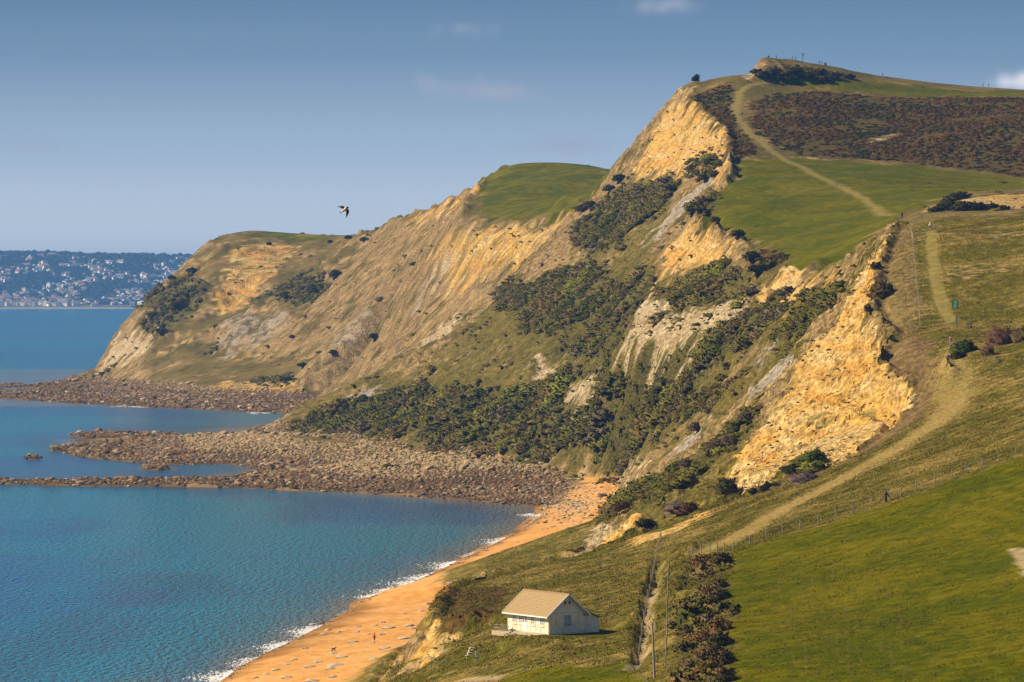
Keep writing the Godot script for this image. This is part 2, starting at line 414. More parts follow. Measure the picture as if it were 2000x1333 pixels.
func paint(key: String, pts: PackedVector2Array, val := 1.0) -> void:
	var lo := pts[0]; var hi := pts[0]
	for p in pts:
		lo = lo.min(p); hi = hi.max(p)
	for z: Zone in zones:
		if z.step > 4.0: continue
		var a := z.mask(key)
		var j0 := maxi(0, int((lo.y - z.d0) / z.step)); var j1 := mini(z.nd - 1, int((hi.y - z.d0) / z.step) + 1)
		for j in range(j0, j1 + 1):
			var d := z.d0 + j * z.step
			var xs: Array[float] = []
			for k in pts.size():
				var p := pts[k]; var q := pts[(k + 1) % pts.size()]
				if (p.y <= d) != (q.y <= d):
					xs.append(p.x + (q.x - p.x) * (d - p.y) / (q.y - p.y))
			xs.sort()
			for k in range(0, xs.size() - 1, 2):
				var i0 := maxi(0, int(ceil((xs[k] - z.x0) / z.step))); var i1 := mini(z.nx - 1, int((xs[k + 1] - z.x0) / z.step))
				for i in range(i0, i1 + 1):
					a[j * z.nx + i] = val
		z.m[key] = a

func stroke(key: String, pts: PackedVector2Array, width: float, soft := 0.5) -> void:
	for z: Zone in zones:
		if z.step > 4.0: continue
		var a := z.mask(key)
		for k in pts.size() - 1:
			var p := pts[k]; var q := pts[k + 1]
			var lo := p.min(q) - Vector2.ONE * width * 1.5; var hi := p.max(q) + Vector2.ONE * width * 1.5
			var j0 := maxi(0, int((lo.y - z.d0) / z.step)); var j1 := mini(z.nd - 1, int((hi.y - z.d0) / z.step) + 1)
			var i0 := maxi(0, int((lo.x - z.x0) / z.step)); var i1 := mini(z.nx - 1, int((hi.x - z.x0) / z.step) + 1)
			var pq := q - p
			var l2 := maxf(pq.length_squared(), 1e-6)
			for j in range(j0, j1 + 1):
				for i in range(i0, i1 + 1):
					var c := Vector2(z.x0 + i * z.step, z.d0 + j * z.step)
					var t := clampf((c - p).dot(pq) / l2, 0, 1)
					var dist := (c - p - pq * t).length() / (width * 0.5)
					var v := 1.0 - smoothstep(1.0 - soft, 1.0 + soft, dist)
					var o := j * z.nx + i
					if v > a[o]: a[o] = v
		z.m[key] = a

func on_sea(a: Array, e := 0.2) -> PackedVector2Array:
	var out := PackedVector2Array()
	for i in range(0, a.size(), 2):
		var p := at_e(a[i], a[i + 1], e)
		out.append(Vector2(p.x, -p.z))
	return out

func reefs() -> void:
	var ledges := [
		[1075, 990, 1000, 985, 900, 976, 780, 967, 650, 960, 560, 958, 470, 952, 440, 948, 470, 935, 500, 918, 470, 905, 330, 908, 250, 902, 160, 893, 95, 878, 100, 872, 170, 866, 290, 860, 300, 848, 400, 850, 470, 846, 530, 830, 600, 853, 700, 868, 800, 884, 900, 899, 1000, 913, 1060, 924, 1115, 940, 1125, 952, 1095, 975],
		[480, 953, 300, 949, 150, 949, 0, 945, -120, 941, -120, 935, 0, 936, 150, 938, 300, 936, 420, 934, 500, 930, 560, 940],
		[130, 850, 160, 845, 240, 843, 330, 848, 250, 858, 180, 858],
		[45, 893, 80, 890, 85, 895, 50, 898],
		[270, 912, 330, 911, 330, 918, 280, 918],
		[-150, 768, 0, 763, 120, 757, 185, 748, 300, 760, 450, 772, 620, 775, 640, 780, 620, 795, 560, 808, 480, 804, 380, 799, 300, 795, 150, 788, 0, 778, -150, 778],
		[-150, 757, 0, 752, 100, 748, 190, 745, 200, 749, 100, 753, 0, 757],
	]
	for l in ledges:
		paint("reef", on_sea(l))
	for z: Zone in zones:
		if not z.m.has("reef"): continue
		z.m["reef"] = box_blur(z.m["reef"], z.nx, z.nd, maxi(1, roundi(3.0 / z.step)))
		var a: PackedFloat32Array = z.m["reef"]
		for j in z.nd:
			for i in z.nx:
				var o := j * z.nx + i
				if a[o] > 0.01 and z.h[o] < 3.0:
					var x := z.x0 + i * z.step; var d := z.d0 + j * z.step
					var want := 0.45 + n_mid.get_noise_2d(x * 1.3, d * 0.6) * 1.3 + n_fine.get_noise_2d(x, d) * 0.25
					var k := smoothstep(0.25, 0.7, a[o])
					z.h[o] = lerpf(z.h[o], maxf(want, z.h[o] * 0.6), k * (1.0 - smoothstep(1.0, 3.0, z.h[o])))

func ditch() -> void:
	stroke("ditch", drape([1240, 1308, 1246, 1296, 1250, 1270, 1256, 1232, 1262, 1192, 1274, 1142, 1284, 1109, 1288, 1085]), 1.5, 0.5)
	var z: Zone = zones[1]
	var a: PackedFloat32Array = z.m["ditch"]
	for o in z.h.size(): z.h[o] -= 1.0 * a[o]

func lay_cover() -> void:
	ditch()
	# mown and grazed fields
	paint("field", drape([1421, 1345, 1419, 1200, 1424, 1086, 1500, 1056, 1600, 1028, 1700, 996, 1800, 964, 1900, 928, 2010, 889, 2170, 860, 2170, 1345]))
	paint("field", drape([1440, 320, 1500, 309, 1560, 309, 1650, 316, 1750, 321, 1850, 331, 2010, 346, 2010, 368, 1900, 374, 1850, 384, 1800, 406, 1748, 424, 1690, 465, 1640, 508, 1600, 525, 1560, 536, 1520, 532, 1545, 505, 1530, 492, 1470, 472, 1410, 440, 1380, 425, 1392, 388, 1430, 350], 1000.0))
	paint("field", drape([992, 323, 1080, 317, 1150, 322, 1212, 332, 1195, 360, 1150, 392, 1090, 418, 1000, 427, 945, 424, 925, 408, 940, 370], 1750.0))
	paint("field", drape([484, 450, 560, 456, 675, 460, 640, 466, 560, 471, 505, 464], 2300.0))
	paint("field", drape([1530, 162, 1690, 158, 1800, 166, 1990, 182, 2050, 188, 2050, 194, 1900, 188, 1750, 186, 1640, 178, 1560, 170], 1500.0))
	# bracken
	paint("bracken", drape([1462, 210, 1500, 186, 1600, 178, 1700, 188, 1850, 190, 2050, 196, 2050, 346, 1950, 338, 1850, 326, 1700, 311, 1560, 304, 1510, 284, 1470, 250], 1450.0))
	paint("bracken", drape([1345, 192, 1380, 176, 1432, 165, 1428, 200, 1440, 250, 1485, 298, 1440, 312, 1428, 292, 1425, 262, 1405, 238, 1375, 212], 1430.0))
	paint("bracken", drape([846, 1200, 850, 1165, 868, 1152, 930, 1146, 985, 1150, 990, 1185, 960, 1205, 900, 1215, 860, 1222]))
	paint("field", drape([955, 1345, 1000, 1318, 1060, 1304, 1200, 1300, 1232, 1312, 1245, 1345]))
	paint("bracken", drape([1462, 486, 1500, 488, 1545, 498, 1530, 516, 1492, 530, 1466, 518], 1150.0))
	paint("pale", drape([1699, 273, 1712, 266, 1726, 267, 1729, 274, 1712, 277], 1450.0))
	paint("pale", drape([1738, 264, 1752, 258, 1760, 263, 1748, 269], 1450.0))
	# worn paths
	stroke("path", drape([1745, 420, 1690, 390, 1637, 363, 1580, 335, 1530, 311, 1500, 291, 1465, 262, 1441, 235, 1436, 205, 1444, 180, 1470, 165, 1497, 156], 1050.0), 3.2)
	stroke("pale", drape([1497, 156, 1505, 147, 1500, 138, 1502, 132], 1600.0), 1.6)
	stroke("path", drape([1816, 452, 1819, 480, 1824, 520, 1829, 555, 1838, 590, 1858, 628]), 2.3)
	stroke("trod", drape([1846, 700, 1868, 745, 1868, 780, 1845, 815, 1790, 852, 1700, 906, 1610, 955, 1520, 1000, 1450, 1045, 1400, 1068]), 6.4, 0.6)
	stroke("path", drape([1832, 694, 1846, 684, 1858, 677]), 0.8)
	stroke("path", drape([1440, 1050, 1470, 1043]), 1.2)
	stroke("path", drape([1225, 1310, 1250, 1299, 1255, 1270, 1261, 1232, 1267, 1192, 1279, 1142, 1289, 1109]), 1.1, 0.35)
	paint("path", drape([880, 1333, 930, 1322, 990, 1318, 985, 1326, 930, 1334]))
	paint("path", drape([1972, 1072, 2010, 1070, 2030, 1130, 2000, 1125]))
	# bare cliffs
	paint("bare", drape([1212, 1062, 1262, 1042, 1292, 1040, 1345, 1014, 1400, 990, 1385, 1008, 1335, 1036, 1290, 1050, 1240, 1066]))
	paint("bare", drape([1450, 962, 1400, 962, 1420, 915, 1455, 860, 1500, 800, 1545, 730, 1565, 690, 1605, 655, 1650, 600, 1655, 560, 1690, 500, 1712, 472, 1726, 466, 1712, 492, 1702, 546, 1692, 600, 1702, 620, 1738, 651, 1722, 667, 1703, 706, 1762, 744, 1777, 771, 1750, 814, 1692, 870, 1612, 916, 1600, 890, 1560, 885, 1500, 935]))
	paint("bare", drape([1150, 1070, 1190, 1030, 1240, 1005, 1250, 1020, 1200, 1058]))
	paint("bare", drape([1318, 186, 1345, 198, 1370, 226, 1408, 258, 1420, 300, 1414, 344, 1395, 335, 1350, 332, 1290, 342, 1238, 332, 1266, 268], 1430.0))
	paint("bare", drape([1345, 432, 1380, 450, 1450, 496, 1400, 504, 1350, 522, 1290, 530, 1298, 495, 1328, 452], 1180.0))
	paint("pale", drape([1218, 664, 1242, 600, 1300, 606, 1330, 622, 1380, 606, 1448, 580, 1470, 594, 1400, 642, 1330, 666, 1300, 692, 1262, 688], 1080.0))
	paint("bare", drape([1480, 544, 1560, 549, 1648, 524, 1690, 494, 1662, 556, 1620, 560, 1560, 566, 1510, 560], 1000.0))
	paint("bare", drape([846, 480, 880, 452, 960, 446, 1000, 442, 1086, 436, 1085, 478, 1080, 514, 1000, 526, 935, 532, 900, 562, 862, 562, 842, 522], 1780.0))
	paint("bare", drape([982, 324, 930, 360, 860, 396, 780, 430, 850, 424, 905, 392], 1950.0))
	paint("bare", drape([470, 474, 560, 480, 576, 492, 540, 530, 480, 600, 440, 622, 424, 580, 452, 520], 2300.0))
	paint("pale", drape([194, 718, 227, 650, 268, 645, 298, 672, 296, 688, 240, 704], 2300.0))
	paint("bare", drape([1802, 415, 1850, 396, 1900, 386, 1950, 381, 2020, 377, 2020, 407, 1900, 408, 1850, 411], 1080.0))
	paint("bare", drape([400, 752, 500, 744, 600, 752, 620, 768, 500, 770, 420, 768], 2000.0))
	paint("bare", drape([804, 1304, 808, 1252, 830, 1226, 875, 1234, 905, 1240, 900, 1244, 870, 1252, 852, 1262, 850, 1292, 825, 1303]))
	paint("pale", drape([1446, 152, 1462, 143, 1472, 140, 1470, 150, 1455, 154], 1600.0))
	# grey clay
	paint("grey", drape([1456, 774, 1482, 714, 1546, 692, 1552, 716, 1540, 748], 850.0))
	paint("grey", drape([1482, 694, 1508, 664, 1516, 668, 1496, 700], 850.0))
	paint("grey", drape([1290, 892, 1330, 860, 1372, 830, 1360, 862, 1320, 886], 900.0))
	paint("pale", drape([1165, 935, 1220, 915, 1258, 930, 1240, 948, 1190, 944], 950.0))
	paint("pale", drape([822, 672, 845, 640, 892, 606, 898, 622, 880, 645, 836, 680], 1600.0))
	paint("pale", drape([1000, 716, 1060, 690, 1150, 684, 1180, 690, 1100, 720, 1060, 736, 1040, 735], 1250.0))
	paint("grey", drape([684, 778, 696, 754, 742, 756, 735, 770, 705, 778], 1600.0))
	paint("grey", drape([1270, 450, 1330, 385, 1395, 332, 1402, 345, 1340, 405, 1290, 460], 1380.0))
	paint("grey", drape([640, 660, 720, 600, 800, 560, 880, 505, 892, 520, 820, 580, 720, 640, 650, 680], 1850.0))
	paint("grey", drape([430, 640, 470, 610, 560, 610, 555, 640, 470, 690, 430, 700], 2200.0))
	paint("pale", drape([1310, 735, 1340, 690, 1365, 700, 1350, 725], 1050.0))
	paint("pale", drape([1080, 770, 1150, 725, 1180, 730, 1110, 780], 1200.0))
	paint("pale", drape([1130, 1088, 1150, 1050, 1180, 1015, 1200, 1020, 1170, 1060], 650.0))
	paint("under", drape([545, 850, 640, 770, 760, 740, 860, 690, 940, 600, 1000, 560, 1100, 520, 1180, 470, 1230, 350, 1330, 350, 1290, 440, 1270, 540, 1440, 540, 1560, 570, 1640, 560, 1590, 640, 1470, 740, 1440, 790, 1350, 850, 1250, 900, 1130, 905, 900, 890, 700, 868], 880.0))
	paint("under", drape([1180, 1020, 1240, 970, 1330, 920, 1440, 840, 1490, 800, 1440, 880, 1390, 960, 1300, 1010, 1230, 1020], 640.0))
	# scrub
	for q in [
		[560, 826, 640, 790, 720, 772, 830, 745, 950, 760, 1080, 735, 1200, 706, 1290, 716, 1330, 726, 1450, 735, 1440, 768, 1300, 830, 1150, 868, 1000, 890, 850, 880, 700, 858, 600, 848],
		[940, 580, 1040, 552, 1100, 525, 1200, 555, 1280, 535, 1290, 590, 1240, 610, 1212, 680, 1130, 690, 1060, 650, 1000, 610],
		[1285, 570, 1400, 515, 1470, 562, 1462, 582, 1380, 595, 1300, 602],
		[1310, 680, 1380, 650, 1480, 590, 1540, 565, 1540, 600, 1450, 680, 1380, 728, 1320, 718],
		[1520, 662, 1560, 604, 1645, 552, 1652, 580, 1600, 636, 1550, 676]]:
		paint("scrub", drape(q, 880.0))
	for q in [
		[1172, 1022, 1200, 975, 1280, 925, 1350, 890, 1400, 850, 1455, 812, 1490, 790, 1480, 815, 1440, 862, 1380, 920, 1310, 960, 1240, 985],
		[1540, 925, 1560, 885, 1600, 880, 1612, 905, 1570, 925]]:
		paint("scrub", drape(q, 640.0))
	paint("scrub", drape([1338, 1125, 1412, 1092, 1417, 1200, 1416, 1345, 1322, 1345, 1345, 1220]), 0.9)
	paint("scrub", drape([228, 640, 320, 562, 388, 524, 400, 560, 370, 618, 312, 664, 284, 640], 2300.0))
	paint("scrub", drape([492, 586, 560, 552, 636, 532, 640, 568, 560, 590], 2200.0))
	paint("scrub", drape([490, 745, 560, 730, 590, 730, 570, 752, 500, 752], 2100.0))
	paint("scrub", drape([190, 730, 235, 700, 262, 680, 250, 700, 215, 722], 2300.0))
	paint("scrub", drape([400, 690, 430, 655, 445, 660, 425, 688], 2300.0))
	paint("scrub", drape([1110, 440, 1180, 385, 1232, 352, 1330, 346, 1300, 392, 1240, 440, 1180, 482], 1450.0))
	paint("scrub", drape([1330, 330, 1380, 290, 1412, 300, 1405, 330, 1350, 345], 1430.0), 0.6)
	paint("scrub", drape([1484, 152, 1500, 138, 1560, 130, 1640, 142, 1685, 155, 1600, 158, 1510, 157], 1600.0))
	paint("scrub", drape([1345, 408, 1385, 378, 1400, 380, 1360, 420], 1300.0))
	paint("rough", drape([1760, 432, 1775, 432, 1798, 640, 1740, 648, 1700, 615, 1702, 550, 1715, 490, 1730, 466]))
	paint("mud", drape([1700, 705, 1735, 655, 1790, 655, 1830, 690, 1835, 740, 1815, 800, 1760, 845, 1690, 885, 1600, 925, 1530, 955, 1420, 985, 1530, 942, 1612, 915, 1692, 868, 1750, 812, 1777, 770, 1762, 743]))
	for z: Zone in zones:
		for k in z.m:
			if k in ["field", "bracken", "scrub", "pale", "grey", "mud", "top", "rough", "bare", "under"]:
				z.m[k] = box_blur(z.m[k], z.nx, z.nd, 2 if z.step < 1.0 or k in ["pale", "grey", "under"] else 1)

func rag(a: PackedFloat32Array, o: int, nz: float) -> float:
	var v := a[o]
	return 0.0 if v < 0.02 else smoothstep(0.36, 0.64, v + nz * 0.55 * (1.0 - absf(2.0 * v - 1.0)))

func soil(z: Zone, i: int, j: int, x: float, y: float, d: float) -> Color:
	# warped lookup makes the edges of every cover ragged
	var reach := 3.0 if d < 1000.0 else (7.0 if d < 1790.0 else 11.0)
	var wf := 1.6 if d < 1790.0 else 1.0
	var w1 := n_mid.get_noise_2d(x * wf + 40, d * wf)
	var w2 := n_mid.get_noise_2d(x * wf, d * wf + 90)
	var o := clampi(j + roundi(w2 * reach / z.step), 0, z.nd - 1) * z.nx + clampi(i + roundi(w1 * reach / z.step), 0, z.nx - 1)
	var e := j * z.nx + i
	var big := n_big.get_noise_2d(x * 2.0, d * 2.0)
	var fine := n_fine.get_noise_2d(x * 1.1, d * 1.1)
	var mid := n_mid.get_noise_2d(x, d)
	var edge := fine + 0.6 * w1
	var g := clampf(0.5 + 0.7 * mid + 0.5 * fine + 0.25 * big, 0, 1)
	# rough grass: olive to straw
	var c := Color(0.115, 0.108, 0.014).lerp(Color(0.3, 0.222, 0.065), g * g)
	if d > 1000.0: c = c.lerp(Color(0.24, 0.17, 0.065).lerp(Color(0.11, 0.085, 0.03), clampf(0.5 + 1.6 * n_mid.get_noise_2d(x * 0.8 - 50, d * 0.45), 0, 1)), 0.55)
	var cl: float = z.m_cliff[e]
	if d > 760.0 or y < 12.0:
		var earth := Color(0.26, 0.18, 0.085).lerp(Color(0.46, 0.33, 0.155), clampf(0.45 + 1.2 * fine + 0.3 * big, 0, 1))
		var under := rag(z.m_under, o, edge)
		var show := cl * 0.55 + 0.45 * (0.5 + n_mid.get_noise_3d(x * 0.6, y * 1.4, d * 0.6) * 1.6) + 0.4 * fine - 0.42 * under
		c = c.lerp(Color(0.12, 0.112, 0.02).lerp(Color(0.22, 0.17, 0.05), g), under)
		c = c.lerp(earth, 0.9 * smoothstep(0.42, 0.8, show))
	var f := rag(z.m_field, o, edge * 0.6)
	if f > 0.0:
		var fc := Color(0.07, 0.084, 0.002).lerp(Color(0.135, 0.122, 0.004), clampf(0.42 + 0.9 * mid + 0.5 * big + 0.7 * fine, 0, 1))
		c = c.lerp(fc, f)
	c = c.lerp(Color(0.19, 0.135, 0.055).lerp(Color(0.3, 0.22, 0.09), g), 0.8 * rag(z.m_rough, o, edge))
	c = c.lerp(Color(0.17, 0.11, 0.055).lerp(Color(0.24, 0.165, 0.075), g), 0.8 * rag(z.m_mud, o, edge))
	if z.m_trod[e] > 0.01: c = c.lerp(Color(0.4, 0.28, 0.105).lerp(Color(0.27, 0.22, 0.06), clampf(0.4 + mid + 0.6 * fine, 0, 1)), 0.9 * z.m_trod[e])
	c = c.lerp(Color(0.13, 0.08, 0.025).lerp(Color(0.11, 0.09, 0.022), clampf(0.5 + 1.2 * mid, 0, 1)), rag(z.m_bracken, o, edge))
	c = c.lerp(Color(0.075, 0.07, 0.022).lerp(Color(0.15, 0.135, 0.035), g), 0.8 * rag(z.m_scrub, o, edge))
	if z.m_ditch[e] > 0.01: c = c.lerp(Color(0.09, 0.085, 0.025), 0.7 * z.m_ditch[e])
	if z.m_path[e] > 0.01: c = c.lerp(Color(0.26, 0.2, 0.1).lerp(Color(0.42, 0.33, 0.2), 0.5 + 0.5 * fine) if d < 560.0 else Color(0.23, 0.19, 0.058), 0.85 * z.m_path[e])
	var b := rag(z.m_bare, o, edge)
	var pl := rag(z.m_pale, o, edge * 1.3) * 0.9
	var gy := rag(z.m_grey, o, edge * 1.5)
	var s1 := 0.0
	var s2 := 0.0
	if b + pl + gy > 0.0:
		s1 = n_mid.get_noise_3d(x * 0.9, y * 2.2, d * 0.9)
		s2 = n_fine.get_noise_3d(x * 0.6, y * 0.9, d * 0.6)
	if b > 0.0:
		var bc := Color(0.72, 0.45, 0.115).lerp(Color(0.74, 0.56, 0.26), clampf(0.5 + 1.3 * s1 + 0.5 * s2, 0, 1))
		bc = bc.lerp(Color(0.7, 0.36, 0.07), smoothstep(0.0, 0.35, n_mid.get_noise_2d(y * 5.0 + 200, (x - d) * 0.12)) * 0.7)
		bc = bc.lerp(Color(0.42, 0.26, 0.08), smoothstep(0.12, 0.45, s2) * 0.8)
		bc = bc.lerp(Color(0.24, 0.2, 0.06), smoothstep(0.28, 0.5, n_mid.get_noise_3d(x * 1.4 + 70, y, d * 1.4) + 0.3 * fine) * 0.75)
		c = c.lerp(bc, b if d < 1790.0 else b * clampf(0.8 + 0.8 * fine + 0.5 * mid, 0.15, 1.0))
	c = c.lerp(Color(0.5, 0.38, 0.21).lerp(Color(0.66, 0.55, 0.36), clampf(0.5 + s1 + s2, 0, 1)), pl)
	c = c.lerp(Color(0.34, 0.29, 0.22).lerp(Color(0.5, 0.45, 0.38), clampf(0.5 + s1 + s2, 0, 1)), gy * (0.85 if d < 1790.0 else clampf(0.4 + fine + mid, 0.0, 0.8)))
	var rf: float = z.m_reef[o]
	if y < 5.2 and b < 0.5:
		var sand := Color(0.6, 0.295, 0.08).lerp(Color(0.66, 0.37, 0.14), clampf(0.5 + 0.8 * mid + 0.5 * fine, 0, 1))
		if d > 1230.0 or rf > 0.02 or (d > 1000.0 and x < 2.0): sand = Color(0.36, 0.25, 0.12).lerp(Color(0.26, 0.17, 0.085), clampf(0.5 + mid, 0, 1))
		sand = sand.lerp(sand * 0.55, 1.0 - smoothstep(0.15, 0.75, y + 0.3 * mid))
		c = c.lerp(sand, 1.0 - smoothstep(3.6, 5.0, y + mid))
	if rf > 0.0 and y < 5.5:
		c = c.lerp(Color(0.15, 0.098, 0.055).lerp(Color(0.23, 0.15, 0.08), clampf(0.5 + mid + fine, 0, 1)), smoothstep(0.3, 0.7, rf) * (1.0 - smoothstep(4.0, 5.5, y)))
	return c * (1.0 + 0.3 * fine)

const CLASSES := ["hillside", "cliff", "beach", "path", "field", "rock_ledge"]

func dress_zone(zi: int) -> void:
	var z: Zone = zones[zi]
	z.unpack()
	var n := z.nx * z.nd
	var vv := PackedVector3Array(); vv.resize(n)
	var nn := PackedVector3Array(); nn.resize(n)
	var cc := PackedColorArray(); cc.resize(n)
	for j in z.nd:
		for i in z.nx:
			var o := j * z.nx + i
			var y := z.h[o]
			if y < -1.5: continue
			var x := z.x0 + i * z.step; var d := z.d0 + j * z.step
			if x < z.lo.x - 3 * z.step or x > z.hi.x + 3 * z.step or d < z.lo.y - 3 * z.step or d > z.hi.y + 3 * z.step: continue
			vv[o] = Vector3(x, y - (0.5 if zi >= 5 else 0.0), -d)
			var a := z.h[j * z.nx + maxi(i - 1, 0)]; var b := z.h[j * z.nx + mini(i + 1, z.nx - 1)]
			var c := z.h[maxi(j - 1, 0) * z.nx + i]; var e := z.h[mini(j + 1, z.nd - 1) * z.nx + i]
			nn[o] = Vector3(-(b - a), 2 * z.step, e - c).normalized()
			cc[o] = soil(z, i, j, x, y, d) if zi >= 5 or in_frame(vv[o], 220.0) else Color(0.13, 0.12, 0.03)
	if zi < 5:
		var cl: PackedFloat32Array = z.m["cliff"]
		for j in range(1, z.nd - 1):
			for i in range(1, z.nx - 1):
				var o := j * z.nx + i
				if cl[o] < 0.12 or z.h[o] < 1.0: continue
				var p := vv[o]
				if p == Vector3.ZERO: continue
				var k := smoothstep(0.12, 0.5, cl[o])
				var crag := n_cell.get_noise_3d(p.x, p.y * 1.3, p.z) * 0.9 + n_block.get_noise_3d(p.x, p.y * 1.6, p.z) * 0.3
				# beds of harder stone stand out as ledges
				var bed := n_mid.get_noise_2d(p.y * (9.0 if zi < 3 else 3.5), (p.x + p.z) * 0.25) * 0.55
				vv[o] = p + nn[o] * (k * (crag + bed) * 1.0)
		for j in range(1, z.nd - 1):
			for i in range(1, z.nx - 1):
				var o := j * z.nx + i
				if cl[o] < 0.1: continue
				var ux := vv[o + 1] - vv[o - 1]; var ud := vv[o + z.nx] - vv[o - z.nx]
				var nv := ux.cross(ud)
				if nv.length_squared() > 1e-9: nn[o] = nv.normalized()
	z.vv = vv; z.nn = nn; z.cc = cc

func terrain() -> void:
	var V: Array[PackedVector3Array] = []; var N: Array[PackedVector3Array] = []; var C: Array[PackedColorArray] = []; var I: Array[PackedInt32Array] = []
	for k in CLASSES.size():
		V.append(PackedVector3Array()); N.append(PackedVector3Array()); C.append(PackedColorArray()); I.append(PackedInt32Array())
	for k in zones.size(): dress_zone(k)
	for zi in zones.size():
		var z: Zone = zones[zi]
		var n := z.nx * z.nd
		var vv := z.vv; var nn := z.nn; var cc := z.cc
		var remap: Array[PackedInt32Array] = []
		for k in CLASSES.size():
			var r := PackedInt32Array(); r.resize(n); r.fill(-1); remap.append(r)
		for j in z.nd - 1:
			for i in z.nx - 1:
				var o := j * z.nx + i
				if minf(minf(z.h[o], z.h[o + 1]), minf(z.h[o + z.nx], z.h[o + z.nx + 1])) < -1.4: continue
				var x := z.x0 + i * z.step; var d := z.d0 + j * z.step
				if x < z.lo.x - z.step or x > z.hi.x + z.step or d < z.lo.y - z.step or d > z.hi.y + z.step: continue
				if zi in [1, 2] and zones[0].holds(x, d) and zones[0].holds(x + z.step, d + z.step): continue
				if zi == 6:
					var held := 0
					for c in [[0, 0], [1, 0], [0, 1], [1, 1]]:
						for q in 6:
							if zones[q].holds(x + c[0] * z.step, d + c[1] * z.step):
								held += 1; break
					if held == 4: continue
				var k := 0
				if z.m_bare[o] + z.m_pale[o] + z.m_grey[o] > 0.5: k = 1
				elif z.m_reef[o] > 0.5 and z.h[o] < 4.5: k = 5
				elif z.h[o] < 4.3 and d < 1240.0: k = 2
				elif z.m_path[o] > 0.5: k = 3
				elif z.m_field[o] > 0.5: k = 4
				elif z.m_cliff[o] > 0.75: k = 1
				var r := remap[k]
				for c in [o, o + z.nx, o + 1, o + z.nx + 1]:
					if r[c] < 0:
						r[c] = V[k].size()
						V[k].append(vv[c]); N[k].append(nn[c]); C[k].append(cc[c])
				remap[k] = r
				I[k].append_array(PackedInt32Array([r[o], r[o + z.nx], r[o + 1], r[o + 1], r[o + z.nx], r[o + z.nx + 1]]))
	for k in CLASSES.size():
		var arr := []; arr.resize(Mesh.ARRAY_MAX)
		arr[Mesh.ARRAY_VERTEX] = V[k]; arr[Mesh.ARRAY_NORMAL] = N[k]; arr[Mesh.ARRAY_COLOR] = C[k]; arr[Mesh.ARRAY_INDEX] = I[k]
		var me := ArrayMesh.new(); me.add_surface_from_arrays(Mesh.PRIMITIVE_TRIANGLES, arr)
		var o2 := MeshInstance3D.new(); o2.name = CLASSES[k]; o2.mesh = me
		o2.material_override = mats[["turf", "rock", "sand", "dirt", "lawn", "rock"][k]]
		o2.set_meta("kind", "structure")
		add_child(o2, true)
# ------------------------------------------------------------------ materials
var mats := {}

func speckle(sd: int, freq: float, octaves: int, lo: float, hi: float, size := 1024, ridged := false, stretch := 1.0) -> ImageTexture:
	var n := FastNoiseLite.new()
	n.noise_type = FastNoiseLite.TYPE_SIMPLEX_SMOOTH; n.seed = sd; n.frequency = freq
	n.fractal_type = FastNoiseLite.FRACTAL_RIDGED if ridged else FastNoiseLite.FRACTAL_FBM
	n.fractal_octaves = octaves; n.fractal_gain = 0.62
	var im := n.get_seamless_image(size, size)
	im.convert(Image.FORMAT_L8)
	var data := im.get_data()
	var lut := PackedByteArray(); lut.resize(256)
	for k in 256:
		var t := clampf((k / 255.0 - 0.5) * stretch + 0.5, 0, 1)
		var v := lerpf(lo, hi, t)
		lut[k] = clampi(roundi(Color(v, v, v).linear_to_srgb().r * 255.0), 0, 255)
	for k in data.size(): data[k] = lut[data[k]]
	return ImageTexture.create_from_image(Image.create_from_data(size, size, false, Image.FORMAT_L8, data))

func ground_mat(called: String, tex: Texture2D, relief: Texture2D, metres: float, cm: float, rough := 0.95) -> void:
	var m := StandardMaterial3D.new()
	m.vertex_color_use_as_albedo = true
	m.albedo_texture = tex
	m.uv1_triplanar = true; m.uv1_world_triplanar = true
	m.uv1_scale = Vector3.ONE / metres
	m.roughness = rough; m.metallic_specular = 0.08
	m.heightmap_enabled = true; m.heightmap_texture = relief; m.heightmap_scale = cm
	mats[called] = m

func flat_mat(called: String, c: Color, rough := 0.85, metal := 0.0) -> StandardMaterial3D:
	var m := StandardMaterial3D.new()
	m.albedo_color = c.linear_to_srgb(); m.roughness = rough; m.metallic = metal
	mats[called] = m
	return m

